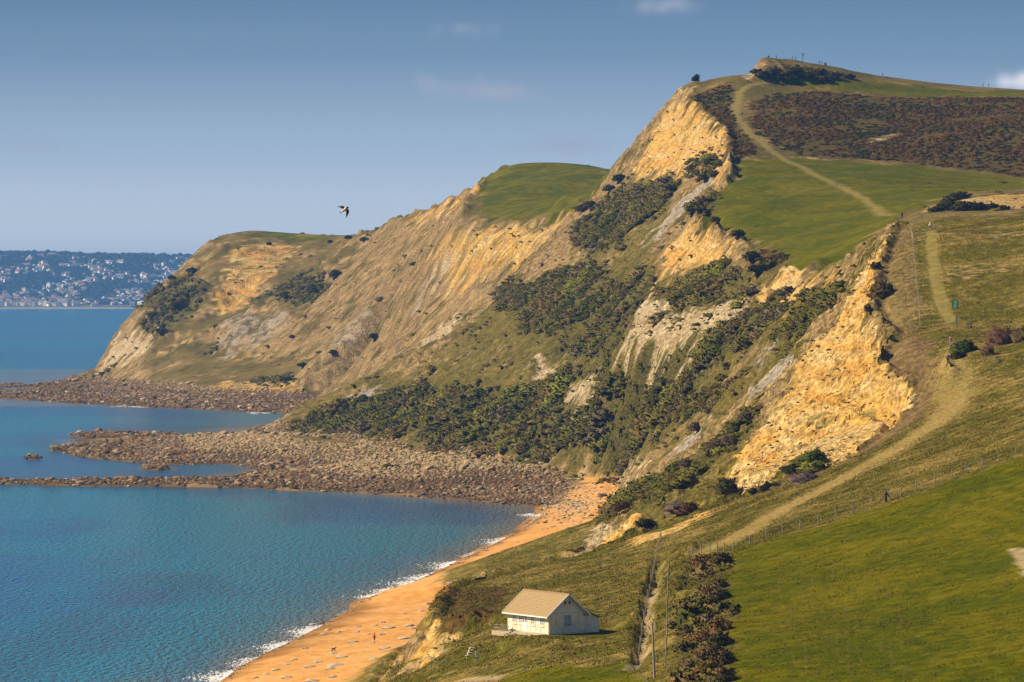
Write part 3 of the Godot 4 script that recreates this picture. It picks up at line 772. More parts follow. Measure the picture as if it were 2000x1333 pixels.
func make_materials() -> void:
	var a := speckle(11, 0.04, 5, 0.3, 1.0, 1024, false, 1.9)
	var b := speckle(12, 0.03, 6, 0.25, 1.0, 1024, false, 2.3)
	var c2 := speckle(15, 0.05, 5, 0.5, 1.0, 1024, false, 1.8)
	var c := speckle(13, 0.06, 3, 0.6, 1.0, 512, false, 1.3)
	var r := speckle(14, 0.02, 6, 0.0, 1.0, 1024, true, 1.2)
	ground_mat("turf", a, a, 37.0, 22.0)
	ground_mat("lawn", c2, c2, 19.0, 6.0)
	ground_mat("rock", b, r, 41.0, 110.0)
	ground_mat("sand", c, c, 9.0, 4.0)
	ground_mat("dirt", c, c, 11.0, 5.0)
	for p in [["leaf", 0.8], ["grass", 0.9]]:
		var m := StandardMaterial3D.new(); m.vertex_color_use_as_albedo = true; m.roughness = p[1]; m.metallic_specular = 0.12
		m.backlight_enabled = true; m.backlight = Color(0.25, 0.28, 0.1)
		m.cull_mode = BaseMaterial3D.CULL_DISABLED
		mats[p[0]] = m
	var st := StandardMaterial3D.new(); st.vertex_color_use_as_albedo = true; st.roughness = 0.9; st.metallic_specular = 0.3
	st.albedo_texture = c; st.uv1_triplanar = true; st.uv1_world_triplanar = true; st.uv1_scale = Vector3.ONE / 3.0
	mats["stone"] = st
	var pt := StandardMaterial3D.new(); pt.vertex_color_use_as_albedo = true; pt.roughness = 0.85
	mats["cloth"] = pt
	var wood := flat_mat("post", Color(0.3, 0.26, 0.2))
	wood.albedo_texture = c; wood.uv1_triplanar = true; wood.uv1_scale = Vector3(6, 0.8, 6)
	flat_mat("dark_wood", Color(0.1, 0.075, 0.05)); flat_mat("wire", Color(0.2, 0.2, 0.19), 0.5, 0.6); flat_mat("bark", Color(0.12, 0.095, 0.07))
	var cream := flat_mat("cream", Color(0.9, 0.84, 0.66), 0.7)
	cream.albedo_texture = speckle(21, 0.02, 4, 0.8, 1.0, 256); cream.uv1_triplanar = true; cream.uv1_scale = Vector3(0.5, 0.25, 0.5)
	flat_mat("batten", Color(0.74, 0.62, 0.36), 0.7); flat_mat("white_paint", Color(0.78, 0.76, 0.68), 0.6)
	flat_mat("pane", Color(0.26, 0.31, 0.36), 0.08); flat_mat("dark", Color(0.03, 0.026, 0.02))
	var roof := flat_mat("roof", Color(0.46, 0.33, 0.16), 0.9)
	roof.albedo_texture = speckle(22, 0.05, 4, 0.35, 1.0, 512, false, 1.9); roof.uv1_triplanar = true; roof.uv1_scale = Vector3.ONE * 0.22
	flat_mat("slab", Color(0.42, 0.36, 0.25)).albedo_texture = c
	flat_mat("green_sign", Color(0.0, 0.22, 0.1), 0.5); flat_mat("sign_ink", Color(0.55, 0.75, 0.55), 0.5); flat_mat("grey_sign", Color(0.5, 0.48, 0.45), 0.6)
	flat_mat("foam", Color(0.62, 0.63, 0.64), 0.7); flat_mat("metal", Color(0.06, 0.055, 0.05), 0.6, 0.4)
	flat_mat("far_wall", Color(0.8, 0.75, 0.66), 0.8); flat_mat("far_roof", Color(0.3, 0.17, 0.12), 0.9); flat_mat("far_slate", Color(0.2, 0.2, 0.22), 0.8)

# ------------------------------------------------------------------ small builders
func node(called: String, me: Mesh, mat: Material, parent: Node = self) -> MeshInstance3D:
	var o := MeshInstance3D.new(); o.name = called; o.mesh = me
	if mat: o.material_override = mat
	parent.add_child(o, true)
	return o

var counts := {}
func numbered(called: String) -> String:
	var k: int = counts.get(called, 0)
	counts[called] = k + 1
	return called if k == 0 else "%s_%03d" % [called, k]

func tag(o: Node, label: String, category: String, group := "") -> void:
	o.set_meta("label", label); o.set_meta("category", category)
	if group != "": o.set_meta("group", group)

func thing(called: String, label: String, category: String, where: Vector3, turn := 0.0, group := "") -> Node3D:
	var o := Node3D.new(); o.name = numbered(called); add_child(o)
	o.position = where; o.rotation.y = turn
	tag(o, label, category, group)
	return o

func tri(st: SurfaceTool, a: Vector3, b: Vector3, c: Vector3) -> void:
	st.add_vertex(a); st.add_vertex(b); st.add_vertex(c)

func quad(st: SurfaceTool, a: Vector3, b: Vector3, c: Vector3, d: Vector3) -> void:
	tri(st, a, b, c); tri(st, a, c, d)

func begin() -> SurfaceTool:
	var st := SurfaceTool.new(); st.begin(Mesh.PRIMITIVE_TRIANGLES); st.set_smooth_group(-1)
	return st

func done(st: SurfaceTool) -> ArrayMesh:
	st.generate_normals()
	return st.commit()

# box between two corners, turned by a transform, edges cut by a small chamfer on the uprights
func box(st: SurfaceTool, lo: Vector3, hi: Vector3, t := Transform3D.IDENTITY) -> void:
	var p: Array[Vector3] = []
	for k in 8:
		p.append(t * Vector3(hi.x if k & 1 else lo.x, hi.y if k & 2 else lo.y, hi.z if k & 4 else lo.z))
	for f in [[0, 1, 3, 2], [4, 6, 7, 5], [0, 4, 5, 1], [2, 3, 7, 6], [0, 2, 6, 4], [1, 5, 7, 3]]:
		quad(st, p[f[0]], p[f[1]], p[f[2]], p[f[3]])

func bar(st: SurfaceTool, a: Vector3, b: Vector3, ra: float, rb: float, sides := 6) -> void:
	var y := (b - a).normalized()
	var x := y.cross(Vector3(0.31, 0.12, 0.94)).normalized(); var z := x.cross(y)
	for k in sides:
		var u := TAU * k / sides; var w := TAU * (k + 1) / sides
		var pu := x * cos(u) + z * sin(u); var pw := x * cos(w) + z * sin(w)
		quad(st, a + pu * ra, a + pw * ra, b + pw * rb, b + pu * rb)
		tri(st, b, b + pu * rb, b + pw * rb)

func post_mesh(h: float, r: float, lean := 0.0) -> ArrayMesh:
	var st := begin()
	bar(st, Vector3(0, -0.25, 0), Vector3(lean, h - r, 0), r, r * 0.92, 7)
	bar(st, Vector3(lean, h - r, 0), Vector3(lean, h, 0), r * 0.92, r * 0.3, 7)
	return done(st)

func wire_mesh(pts: Array[Vector3], r: float) -> ArrayMesh:
	var st := begin()
	for k in pts.size() - 1: bar(st, pts[k], pts[k + 1], r, r, 3)
	return done(st)

# a lump of stone: an icosahedron once divided, knocked about
func rock_mesh(sd: int, flatness: float, tint: Color) -> ArrayMesh:
	var r := RandomNumberGenerator.new(); r.seed = sd
	var n := FastNoiseLite.new(); n.seed = sd; n.frequency = 0.9
	var g := (1 + sqrt(5.0)) / 2
	var v: Array[Vector3] = []
	for p in [[-1, g, 0], [1, g, 0], [-1, -g, 0], [1, -g, 0], [0, -1, g], [0, 1, g], [0, -1, -g], [0, 1, -g], [g, 0, -1], [g, 0, 1], [-g, 0, -1], [-g, 0, 1]]:
		var q := Vector3(p[0], p[1], p[2]).normalized()
		q *= 0.75 + 0.5 * r.randf()
		v.append(Vector3(clampf(q.x, -0.8, 0.85), clampf(q.y * flatness, -0.6 * flatness, 0.62 * flatness), clampf(q.z, -0.85, 0.8)))
	var st := begin()
	for f in [[0, 11, 5], [0, 5, 1], [0, 1, 7], [0, 7, 10], [0, 10, 11], [1, 5, 9], [5, 11, 4], [11, 10, 2], [10, 7, 6], [7, 1, 8], [3, 9, 4], [3, 4, 2], [3, 2, 6], [3, 6, 8], [3, 8, 9], [4, 9, 5], [2, 4, 11], [6, 2, 10], [8, 6, 7], [9, 8, 1]]:
		var k := 0.85 + 0.3 * r.randf()
		st.set_color(Color(tint.r * k, tint.g * k, tint.b * k))
		tri(st, v[f[0]], v[f[2]], v[f[1]])
	return done(st)

# a shrub of unit radius: a dim core of twigs inside a shell of leaf sprays
func shrub_mesh(sd: int, leaves: int, size: float, up := 0.75, lean := 0.0, bare := 0.0) -> ArrayMesh:
	var r := RandomNumberGenerator.new(); r.seed = sd
	var n := FastNoiseLite.new(); n.seed = sd; n.frequency = 1.1; n.fractal_octaves = 2
	var v := PackedVector3Array(); var nn := PackedVector3Array(); var cc := PackedColorArray()
	for k in leaves:
		var u := Vector3(r.randfn(), r.randfn() + 0.35, r.randfn()).normalized()
		if u.y < -0.25: u.y = -u.y
		var rad := (0.76 + 0.55 * n.get_noise_3dv(u * 1.6)) * (1.0 - 0.35 * r.randf() * r.randf() - (0.4 * r.randf() if bare > 0.0 else 0.0))
		var p := u * rad
		p.y = p.y * up + 0.12
		p.x += lean * p.y
		var side := u.cross(Vector3(r.randfn(), r.randfn(), r.randfn())).normalized()
		var out := (u * 0.7 + Vector3(r.randfn(), r.randfn() + 0.5, r.randfn()) * 0.45).normalized()
		var s := size * (0.6 + 0.8 * r.randf())
		var w := side * s * (0.55 if bare <= 0.0 else 0.25)
		var t := out * s
		var sh := 0.85 + 0.3 * r.randf()
		var nrm := (u + out * 0.3 + Vector3(r.randfn(), r.randfn(), r.randfn()) * 0.25).normalized()
		for q in [p - w, p + w, p + w * 0.6 + t, p - w, p + w * 0.6 + t, p - w * 0.6 + t]:
			v.append(q); nn.append(nrm); cc.append(Color(sh, sh, sh))
	# the mass of twigs and leaves inside
	var rows := 6; var cols := 11
	var shell := func(i: int, j: int) -> Vector3:
		var th := TAU * (i % cols) / cols; var ph := lerpf(-0.25, PI / 2, j / float(rows))
		var u := Vector3(cos(th) * cos(ph), sin(ph), sin(th) * cos(ph))
		var rad := 0.74 + 0.5 * n.get_noise_3dv(u * 1.6) + 0.14 * n.get_noise_3dv(u * 5.0)
		if bare > 0.0: rad *= 0.85
		var p := u * rad
		return Vector3(p.x + lean * p.y * up, p.y * up + 0.05, p.z)
	for j in rows:
		for i in cols:
			var q: Array[Vector3] = [shell.call(i, j), shell.call(i + 1, j), shell.call(i + 1, j + 1), shell.call(i, j + 1)]
			var nv := (q[3] - q[0]).cross(q[1] - q[0]).normalized()
			var mid := (q[0] + q[2]) * 0.5
			if nv.dot(mid) < 0: nv = -nv
			for k in [0, 1, 2, 0, 2, 3]:
				v.append(q[k]); nn.append((nv + q[k].normalized() * 0.8).normalized()); cc.append(Color(0.88, 0.88, 0.88))
	var arr := []; arr.resize(Mesh.ARRAY_MAX)
	arr[Mesh.ARRAY_VERTEX] = v; arr[Mesh.ARRAY_NORMAL] = nn; arr[Mesh.ARRAY_COLOR] = cc
	var me := ArrayMesh.new(); me.add_surface_from_arrays(Mesh.PRIMITIVE_TRIANGLES, arr)
	return me

func grass_patch(sd: int, clumps: int, wide: float, tall: float) -> ArrayMesh:
	var r := RandomNumberGenerator.new(); r.seed = sd
	var v := PackedVector3Array(); var nn := PackedVector3Array(); var cc := PackedColorArray()
	for k in clumps:
		var p := Vector3((r.randf() - 0.5) * wide, -0.05, (r.randf() - 0.5) * wide)
		var h := tall * (0.5 + r.randf())
		var sh := 0.6 + 0.7 * r.randf()
		var tint := Color(sh, sh, sh) if r.randf() < 0.6 else Color(sh * 1.35, sh * 1.15, sh * 0.95)
		for b in 3:
			var th := r.randf() * TAU
			var w := Vector3(cos(th), 0, sin(th)) * h * 0.42
			var tip := p + Vector3(r.randfn() * 0.3, 1, r.randfn() * 0.3) * h
			for q in [p - w, p + w, tip]:
				v.append(q); nn.append(Vector3(r.randfn() * 0.25, 1, r.randfn() * 0.25).normalized()); cc.append(tint)
	var arr := []; arr.resize(Mesh.ARRAY_MAX)
	arr[Mesh.ARRAY_VERTEX] = v; arr[Mesh.ARRAY_NORMAL] = nn; arr[Mesh.ARRAY_COLOR] = cc
	var me := ArrayMesh.new(); me.add_surface_from_arrays(Mesh.PRIMITIVE_TRIANGLES, arr)
	return me

func scatter(called: String, me: Mesh, mat: Material, xf: Array[Transform3D], cols: Array[Color], label: String, category: String) -> void:
	if xf.is_empty(): return
	var mm := MultiMesh.new(); mm.transform_format = MultiMesh.TRANSFORM_3D; mm.use_colors = true; mm.mesh = me
	mm.instance_count = xf.size()
	for k in xf.size():
		mm.set_instance_transform(k, xf[k]); mm.set_instance_color(k, cols[k])
	var o := MultiMeshInstance3D.new(); o.name = numbered(called); o.multimesh = mm; o.material_override = mat
	o.set_meta("kind", "stuff"); tag(o, label, category)
	add_child(o, true)

func slope_basis(x: float, d: float, turn: float) -> Basis:
	var e := 0.8
	var n := Vector3(hgt(x - e, d) - hgt(x + e, d), 2 * e, hgt(x, d + e) - hgt(x, d - e)).normalized()
	var t := Vector3(cos(turn), 0, sin(turn)); t = (t - n * t.dot(n)).normalized()
	return Basis(t, n, t.cross(n))

func mask_at(key: String, x: float, d: float) -> float:
	for z: Zone in zones:
		if z.holds(x, d): return z.sample(z.m[key], x, d) if z.m.has(key) else 0.0
	return 0.0

# the ground at a bearing and a distance
func stand(px: float, d: float) -> Vector3:
	return ground((px - 1000.0) / LENS * d, d)

# whether a spot on the ground is within the lens, with a margin
func in_frame(p: Vector3, margin := 60.0) -> bool:
	var px := 1000.0 + p.x / -p.z * LENS
	var py := 565.0 - (p.y - EYE) / -p.z * LENS
	return px > -margin and px < 2000 + margin and py > -margin and py < 1333 + margin
# ------------------------------------------------------------------ vegetation
var shrubs: Array[ArrayMesh] = []
var twiggy: Array[ArrayMesh] = []

func vegetation() -> void:
	for k in 5: shrubs.append(shrub_mesh(100 + k, 130, 0.17))
	for k in 3: twiggy.append(shrub_mesh(120 + k, 190, 0.26, 0.8, 0.0, 1.0))
	var low: Array[ArrayMesh] = []
	for k in 3: low.append(shrub_mesh(140 + k, 60, 0.3, 0.5))
	var xf: Array = []; var cc: Array = []
	for k in 11:
		var a: Array[Transform3D] = []; var b: Array[Color] = []
		xf.append(a); cc.append(b)
	# scrub, thick on the slumped ground, thinning to single bushes
	for zi in range(1, 5):
		var z: Zone = zones[zi]
		var gap: float = [0, 1.7, 1.7, 1.75, 2.8][zi]
		var d := z.lo.y
		while d < z.hi.y:
			var x := z.lo.x
			while x < z.hi.x:
				var px := x + rng.randf_range(-0.5, 0.5) * gap; var pd := d + rng.randf_range(-0.5, 0.5) * gap
				x += gap
				if absf(px) > 0.145 * pd: continue
				var s := mask_at("scrub", px, pd)
				var y := hgt(px, pd)
				if y < 3.0 or not in_frame(Vector3(px, y, -pd), 120): continue
				var nz := n_mid.get_noise_2d(px * 0.9, pd * 0.9)
				var stray := 0.0
				if pd > 880.0 and s < 0.3:
					stray = (0.05 + 0.2 * mask_at("under", px, pd)) * smoothstep(0.0, 0.45, nz)
					if mask_at("field", px, pd) + mask_at("bare", px, pd) + mask_at("bracken", px, pd) + mask_at("path", px, pd) + mask_at("grey", px, pd) + mask_at("top", px, pd) > 0.1: stray *= 0.15
				if s > 0.3 and mask_at("pale", px, pd) + mask_at("grey", px, pd) > 0.4: continue
				var thick := n_mid.get_noise_2d(px * 0.45 + 500, pd * 0.45)
				if pd > 1690.0 and pd < 1790.0: thick = 0.25
				if rng.randf() > s * clampf(0.85 + 1.5 * thick + 0.9 * nz, 0.3 if y > 34.0 else 0.6, 1.0) + stray: continue
				var patch := 1.7 * n_big.get_noise_2d(px * 4.0, pd * 4.0) + 0.12 * rng.randfn()
				var size := (0.7 + 1.9 * pow(rng.randf(), 2.2)) * (1.0 if zi < 4 else 1.25) * clampf(1.0 + 1.3 * thick, 0.55, 1.7)
				if s < 0.3: size *= 0.7
				elif pd > 1000.0 and pd < 1700.0 and y < 34.0: size *= 1.25
				if pd > 1690.0 and pd < 1790.0: size *= 0.55
				if pd < 600.0: size *= 0.85
				elif pd < 880.0: size *= 0.8
				var kind := rng.randi() % 5
				var col := Color(0.058, 0.066, 0.014).lerp(Color(0.15, 0.132, 0.024), clampf(0.4 + 1.3 * n_mid.get_noise_2d(px * 0.7 + 90, pd * 0.7) + 0.06 * rng.randfn(), 0, 1))
				if pd < 600.0 and rng.randf() < 0.6: col = Color(0.15, 0.11, 0.04).lerp(Color(0.1, 0.09, 0.03), rng.randf())
				elif patch > 0.35: col = Color(0.17, 0.115, 0.04).lerp(Color(0.1, 0.085, 0.025), rng.randf())
				if patch < -0.5 and pd > 1000.0:
					kind = 5 + rng.randi() % 3; col = Color(0.17, 0.135, 0.075).lerp(Color(0.12, 0.095, 0.045), rng.randf())
				if n_mid.get_noise_2d(px * 0.5 - 300, pd * 0.5) > 0.36: col = Color(0.16, 0.165, 0.02)
				var b := Basis(Vector3.UP, rng.randf() * TAU).scaled(Vector3(size, size * rng.randf_range(0.45, 0.85), size))
				xf[kind].append(Transform3D(b, Vector3(px, y - 0.15 * size, -pd))); cc[kind].append(col)
			d += gap
	# bracken
	for zi in [1, 3, 4]:
		var z: Zone = zones[zi]
		if not z.m.has("bracken"): continue
		var d := z.lo.y
		while d < z.hi.y:
			var x := z.lo.x
			while x < z.hi.x:
				var px := x + rng.randf_range(-0.5, 0.5) * 1.9; var pd := d + rng.randf_range(-0.5, 0.5) * 1.9
				x += 1.9
				if absf(px) > 0.145 * pd: continue
				if mask_at("bracken", px, pd) < 0.5 or mask_at("pale", px, pd) > 0.2: continue
				var y := hgt(px, pd)
				if not in_frame(Vector3(px, y, -pd), 60): continue
				var nz := n_mid.get_noise_2d(px * 0.5, pd * 0.5)
				if rng.randf() > 0.75 + nz: continue
				var size := rng.randf_range(0.7, 1.5) * (0.4 if zi == 1 else 1.0)
				var col := Color(0.14, 0.08, 0.024).lerp(Color(0.09, 0.058, 0.017), clampf(0.5 + 1.4 * n_mid.get_noise_2d(px * 0.8, pd * 0.8 + 33) + 0.1 * rng.randfn(), 0, 1))
				var gr := n_big.get_noise_2d(px * 3.2, pd * 3.2) + 0.06 * rng.randfn()
				if gr < -0.1: col = col.lerp(Color(0.055, 0.06, 0.015), smoothstep(-0.1, -0.25, gr))
				var kind := 8 + rng.randi() % 3
				xf[kind].append(Transform3D(Basis(Vector3.UP, rng.randf() * TAU).scaled(Vector3(size, size * 0.55, size)), Vector3(px, y - 0.12, -pd))); cc[kind].append(col)
			d += 1.9
	for k in 5: scatter("scrub", shrubs[k], mats["leaf"], xf[k], cc[k], "dense green and brown scrub covering the slumped ground below the cliffs", "scrub")
	for k in 3: scatter("bare_scrub", twiggy[k], mats["leaf"], xf[5 + k], cc[5 + k], "grey leafless thicket mixed into the scrub above the rocky shore", "scrub")
	for k in 3: scatter("bracken", low[k], mats["leaf"], xf[8 + k], cc[8 + k], "dark brown bracken on the shaded hillside under the summit", "bracken")
	# rough grass on the near slopes, in the colours of the ground it grows from
	var gx: Array = []; var gc: Array = []
	var pm: Array[ArrayMesh] = [grass_patch(1, 40, 1.9, 0.08), grass_patch(2, 40, 1.9, 0.1), grass_patch(3, 30, 1.9, 0.15)]
	for k in 3:
		var a: Array[Transform3D] = []; var b: Array[Color] = []
		gx.append(a); gc.append(b)
	for zi in [1, 2]:
		var z: Zone = zones[zi]
		var d := z.lo.y
		while d < z.hi.y:
			var x := z.lo.x
			while x < z.hi.x:
				var px := x + rng.randf_range(-0.8, 0.8); var pd := d + rng.randf_range(-0.8, 0.8)
				x += 1.35 if zi == 1 else 1.9
				if absf(px) > 0.145 * pd: continue
				var y := hgt(px, pd)
				if y < 7.0 or not in_frame(Vector3(px, y, -pd), 100): continue
				if mask_at("bare", px, pd) + 3.0 * mask_at("path", px, pd) + mask_at("grey", px, pd) + 0.6 * mask_at("trod", px, pd) + 0.4 * mask_at("mud", px, pd) + 0.6 * mask_at("cliff", px, pd) > 0.4: continue
				if near_hut(px, pd): continue
				var i := clampi(roundi((px - z.x0) / z.step), 0, z.nx - 1); var j := clampi(roundi((pd - z.d0) / z.step), 0, z.nd - 1)
				var col := soil(z, i, j, px, y, pd) * rng.randf_range(0.95, 1.35)
				var kind := rng.randi() % 3
				gx[kind].append(Transform3D(slope_basis(px, pd, rng.randf() * TAU).scaled_local(Vector3(1, rng.randf_range(0.6, 1.3) * (0.45 if mask_at("field", px, pd) > 0.5 else 1.0), 1)), Vector3(px, y, -pd))); gc[kind].append(col)
			d += 1.35 if zi == 1 else 1.9
	for k in 3: scatter("rough_grass", pm[k], mats["grass"], gx[k], gc[k], "rough dry grass in tufts on the near slopes", "grass")
	# swathes of cut hay left in the mown field
	var hx: Array[Transform3D] = []; var hc: Array[Color] = []
	for row in 12:
		var col0 := 1528.0 + row * 21.0
		var top := hit(col0 - 6.0, 1112.0 + 20.0 * sin(row * 2.1)); var low_ := hit(col0 + 10.0, 1345)
		var n := int(top.distance_to(low_) / 0.3)
		for k in n:
			var q := top.lerp(low_, k / float(n))
			var px := q.x + 0.35 * n_mid.get_noise_2d(q.z * 2.0, row * 40.0) + 0.05 * rng.randfn()
			if n_mid.get_noise_2d(px * 0.8 + row * 9.0, q.z * 0.8) < -0.02 or rng.randf() < 0.25: continue
			hx.append(Transform3D(slope_basis(px, -q.z, rng.randf() * TAU).scaled_local(Vector3(0.2, 0.7, 0.25)), ground(px, -q.z))); hc.append(Color(0.42, 0.34, 0.1) * rng.randf_range(0.7, 1.2))
	scatter("hay_rows", pm[1], mats["grass"], hx, hc, "thin pale rows of cut hay in the mown field", "hay")
	# dark tufts and hollows with weeds on the bare faces
	var cx: Array[Transform3D] = []; var ccol: Array[Color] = []
	for zi in range(1, 5):
		var z: Zone = zones[zi]
		var gap: float = [0, 1.5, 1.8, 2.4, 4.0][zi]
		var d := z.lo.y
		while d < z.hi.y:
			var x := z.lo.x
			while x < z.hi.x:
				var px := x + rng.randf_range(-1, 1) * gap * 0.6; var pd := d + rng.randf_range(-1, 1) * gap * 0.6
				x += gap
				if absf(px) > 0.145 * pd: continue
				var b := mask_at("bare", px, pd) + mask_at("pale", px, pd)
				if b < 0.5: continue
				var nz := n_mid.get_noise_2d(px * 1.3, pd * 1.3 + 40)
				if rng.randf() > 0.03 + 0.5 * smoothstep(0.05, 0.5, nz): continue
				var s: float = rng.randf_range(0.16, 0.5) * [0, 0.8, 1.0, 1.5, 2.2][zi]
				cx.append(Transform3D(Basis(Vector3.UP, rng.randf() * TAU).scaled(Vector3(s, s, s)), ground(px, pd) + Vector3(0, -0.2 * s, 0)))
				ccol.append(Color(0.1, 0.095, 0.025).lerp(Color(0.17, 0.12, 0.04), rng.randf()))
			d += gap
	scatter("cliff_weeds", low[1], mats["leaf"], cx, ccol, "dark tufts of weeds clinging to the bare cliff faces", "weeds")

func near_hut(x: float, d: float) -> bool:
	return Vector2(x - 6.3, d - 519.5).length() < 6.6

# one bush of its own, px/py where it stands, size in metres
func bush(px: float, py: float, wide: float, tall: float, col: Color, label: String, bare := false, from := 385.0, group := "", lean := 0.0) -> void:
	var p := hit(px, py, from)
	if p.z < -2900.0: return
	var o := thing("bush", label, "bush", p + Vector3(0, -0.1, 0), rng.randf() * TAU if lean == 0.0 else 0.0, group)
	var sd := rng.randi() % 100000
	var r := wide * 0.5
	var near := p.z > -800.0
	var leaf := clampf((0.15 if near else 0.32) / r, 0.05, 0.26)
	var me := shrub_mesh(sd, clampi(int((620.0 if near else 200.0) * r * r), 140, 2600), leaf, tall / wide * 1.35, lean, 1.0 if bare else 0.0)
	var m: StandardMaterial3D = mats["leaf"].duplicate(); m.albedo_color = col.linear_to_srgb()
	var f := node("foliage", me, m, o); f.scale = Vector3.ONE * r
	var st := begin()
	for k in 4:
		var th := k * 1.7 + 0.4
		bar(st, Vector3(0, -0.2, 0), Vector3(cos(th) * 0.3 * r + lean * 0.3, tall * 0.5, sin(th) * 0.3 * r), 0.05 * r, 0.02 * r, 5)
	node("stem", done(st), mats["bark"], o)

func bushes() -> void:
	var brown := Color(0.1, 0.072, 0.03); var dark := Color(0.05, 0.05, 0.02); var red := Color(0.13, 0.075, 0.032); var green := Color(0.05, 0.075, 0.015); var grey := Color(0.15, 0.11, 0.095); var olive := Color(0.09, 0.085, 0.025)
	bush(1722, 578, 6.6, 4.0, brown, "large round dark brown bush beside the cliff edge path")
	bush(1695, 606, 1.7, 1.9, brown, "small upright brown bush at the cliff edge below the large round bush")
	bush(1712, 524, 2.4, 1.8, brown, "small brown bush at the cliff edge above the large round bush")
	bush(1957, 672, 8.6, 5.4, Color(0.11, 0.06, 0.04), "big reddish brown thorn bush at the right edge beside the stile", true)
	bush(1998, 666, 6.0, 4.6, brown, "brown thorn bush cut by the right edge of the picture", true)
	bush(1930, 694, 3.6, 3.2, Color(0.13, 0.08, 0.05), "low brown bush in front of the big reddish thorn bush", true)
	bush(1885, 688, 5.0, 3.0, green, "dark green bramble bush to the right of the walker in pink")
	bush(1872, 700, 3.4, 1.6, dark, "low dark bramble in front of the walker in pink")
	bush(1421, 962, 4.8, 3.6, dark, "rounded dark green bush on the low spur above the beach", false, 600.0)
	bush(1568, 944, 6.5, 3.2, grey, "grey purple leafless bush under the golden cliff", true)
	bush(1590, 905, 5.5, 3.0, Color(0.07, 0.1, 0.015), "bright green bush against the foot of the golden cliff")
	bush(1545, 925, 4.0, 2.0, green, "green bush left of the grey purple bush")
	bush(1322, 1002, 6.2, 3.4, grey, "grey topped bush on the slope above the beach", true)
	bush(1345, 1000, 4.4, 2.4, Color(0.1, 0.055, 0.025), "russet bush leaning against the grey topped bush")
	bush(1262, 1028, 4.2, 1.6, dark, "low dark bush hugging the slope over the beach")
	bush(1215, 1000, 4.6, 3.0, Color(0.1, 0.06, 0.02), "russet bush at the lowest point of the scrub above the beach")
	bush(1470, 962, 1.8, 1.0, dark, "small dark bush beside the bare ground of the clifftop")
	bush(1492, 958, 1.6, 1.0, dark, "smallest bush beside the bare ground of the clifftop")
	bush(1380, 1112, 4.6, 2.8, red, "red brown bush at the corner of the field fence")
	bush(1408, 1106, 3.8, 2.4, brown, "brown bush beside the red bush at the field corner")
	var cols := [brown, red, dark, olive, Color(0.1, 0.07, 0.03), brown, Color(0.14, 0.1, 0.06), red]
	var i := 0
	for q in [[1405, 1150, 3.2, 1.8], [1385, 1160, 3.0, 1.5], [1408, 1172, 3.0, 2.0], [1380, 1190, 3.6, 1.8], [1406, 1200, 3.4, 2.2], [1352, 1200, 3.2, 1.3], [1385, 1222, 3.6, 1.8], [1408, 1232, 3.2, 2.2], [1345, 1238, 3.4, 1.4], [1372, 1252, 3.6, 1.6], [1408, 1262, 3.4, 2.3], [1340, 1272, 3.2, 1.5], [1385, 1285, 3.8, 1.9], [1410, 1298, 3.6, 2.3], [1345, 1305, 3.2, 1.5], [1380, 1320, 3.8, 1.9], [1412, 1332, 3.6, 2.3], [1350, 1338, 3.6, 1.6], [1330, 1325, 2.6, 1.2], [1395, 1350, 3.8, 2.2]]:
		bush(q[0], q[1], q[2], q[3], cols[i % cols.size()] * 1.3, "tangled brown and red bush in the hedge strip beside the mown field", i % 5 == 4, 385.0, "bushes of the hedge strip")
		i += 1
	for q in [[1852, 410, 7.0, 3.0], [1880, 411, 8.0, 3.2], [1905, 411, 7.5, 2.8], [1935, 410, 6.0, 2.2], [1830, 413, 5.0, 1.8], [1960, 410, 4.0, 1.6]]:
		bush(q[0], q[1], q[2], q[3], dark, "dark clipped bush in the hedge under the sandy scar", false, 1000.0, "hedge bushes under the sandy scar")
	bush(1862, 394, 9.0, 3.6, dark, "dark windswept thorn leaning over the sandy scar", false, 1080.0, "", 0.9)
	bush(1846, 398, 4.2, 3.0, dark, "small windswept thorn left of the leaning thorn on the scar", false, 1080.0, "", 0.9)
	# bushes that stand apart on the far slopes
	for q in [[1357, 840, 4, 3], [1425, 868, 5, 3.2], [1395, 880, 4.5, 3], [1455, 820, 4, 2.5], [1340, 910, 4, 2.5]]:
		bush(q[0], q[1], q[2], q[3], Color(0.1, 0.075, 0.05), "grey brown bush in the gully left of the golden cliff", true, 700.0, "bushes in the gully left of the golden cliff")
	for q in [[710, 470, 5, 3], [752, 432, 6, 2.4], [655, 540, 9, 5], [612, 570, 11, 5], [560, 580, 10, 4], [525, 478, 4, 2.2], [645, 474, 4, 2.4], [680, 466, 5, 2.6], [570, 660, 4, 2.2], [650, 690, 5, 2.2], [590, 715, 6, 2.4], [560, 745, 9, 3], [730, 660, 6, 3], [335, 545, 6, 3], [375, 530, 7, 3], [300, 620, 9, 4], [345, 600, 10, 4.5], [316, 650, 8, 3.6]]:
		bush(q[0], q[1], q[2], q[3], dark, "dark bush standing apart on the far headland slope", false, 1850.0, "single bushes on the far headland")
	for q in [[1140, 412, 9, 3.5], [1155, 404, 8, 3], [1210, 352, 7, 3.5], [1190, 372, 6, 3], [1380, 420, 3.5, 2], [1350, 412, 4, 2.4], [1398, 432, 3.5, 1.8], [1440, 460, 5, 2.2], [1480, 530, 6, 2.4], [1500, 525, 7, 2.6], [1470, 505, 6, 2.6], [1310, 372, 5, 3], [1385, 318, 4, 3], [1395, 345, 5, 3], [1375, 350, 4, 2.4], [1350, 330, 4, 2]]:
		bush(q[0], q[1], q[2], q[3], dark if rng.randf() < 0.6 else olive, "dark bush along the broken edge below the summit hill", false, 1150.0, "bushes along the edge of the summit hill")
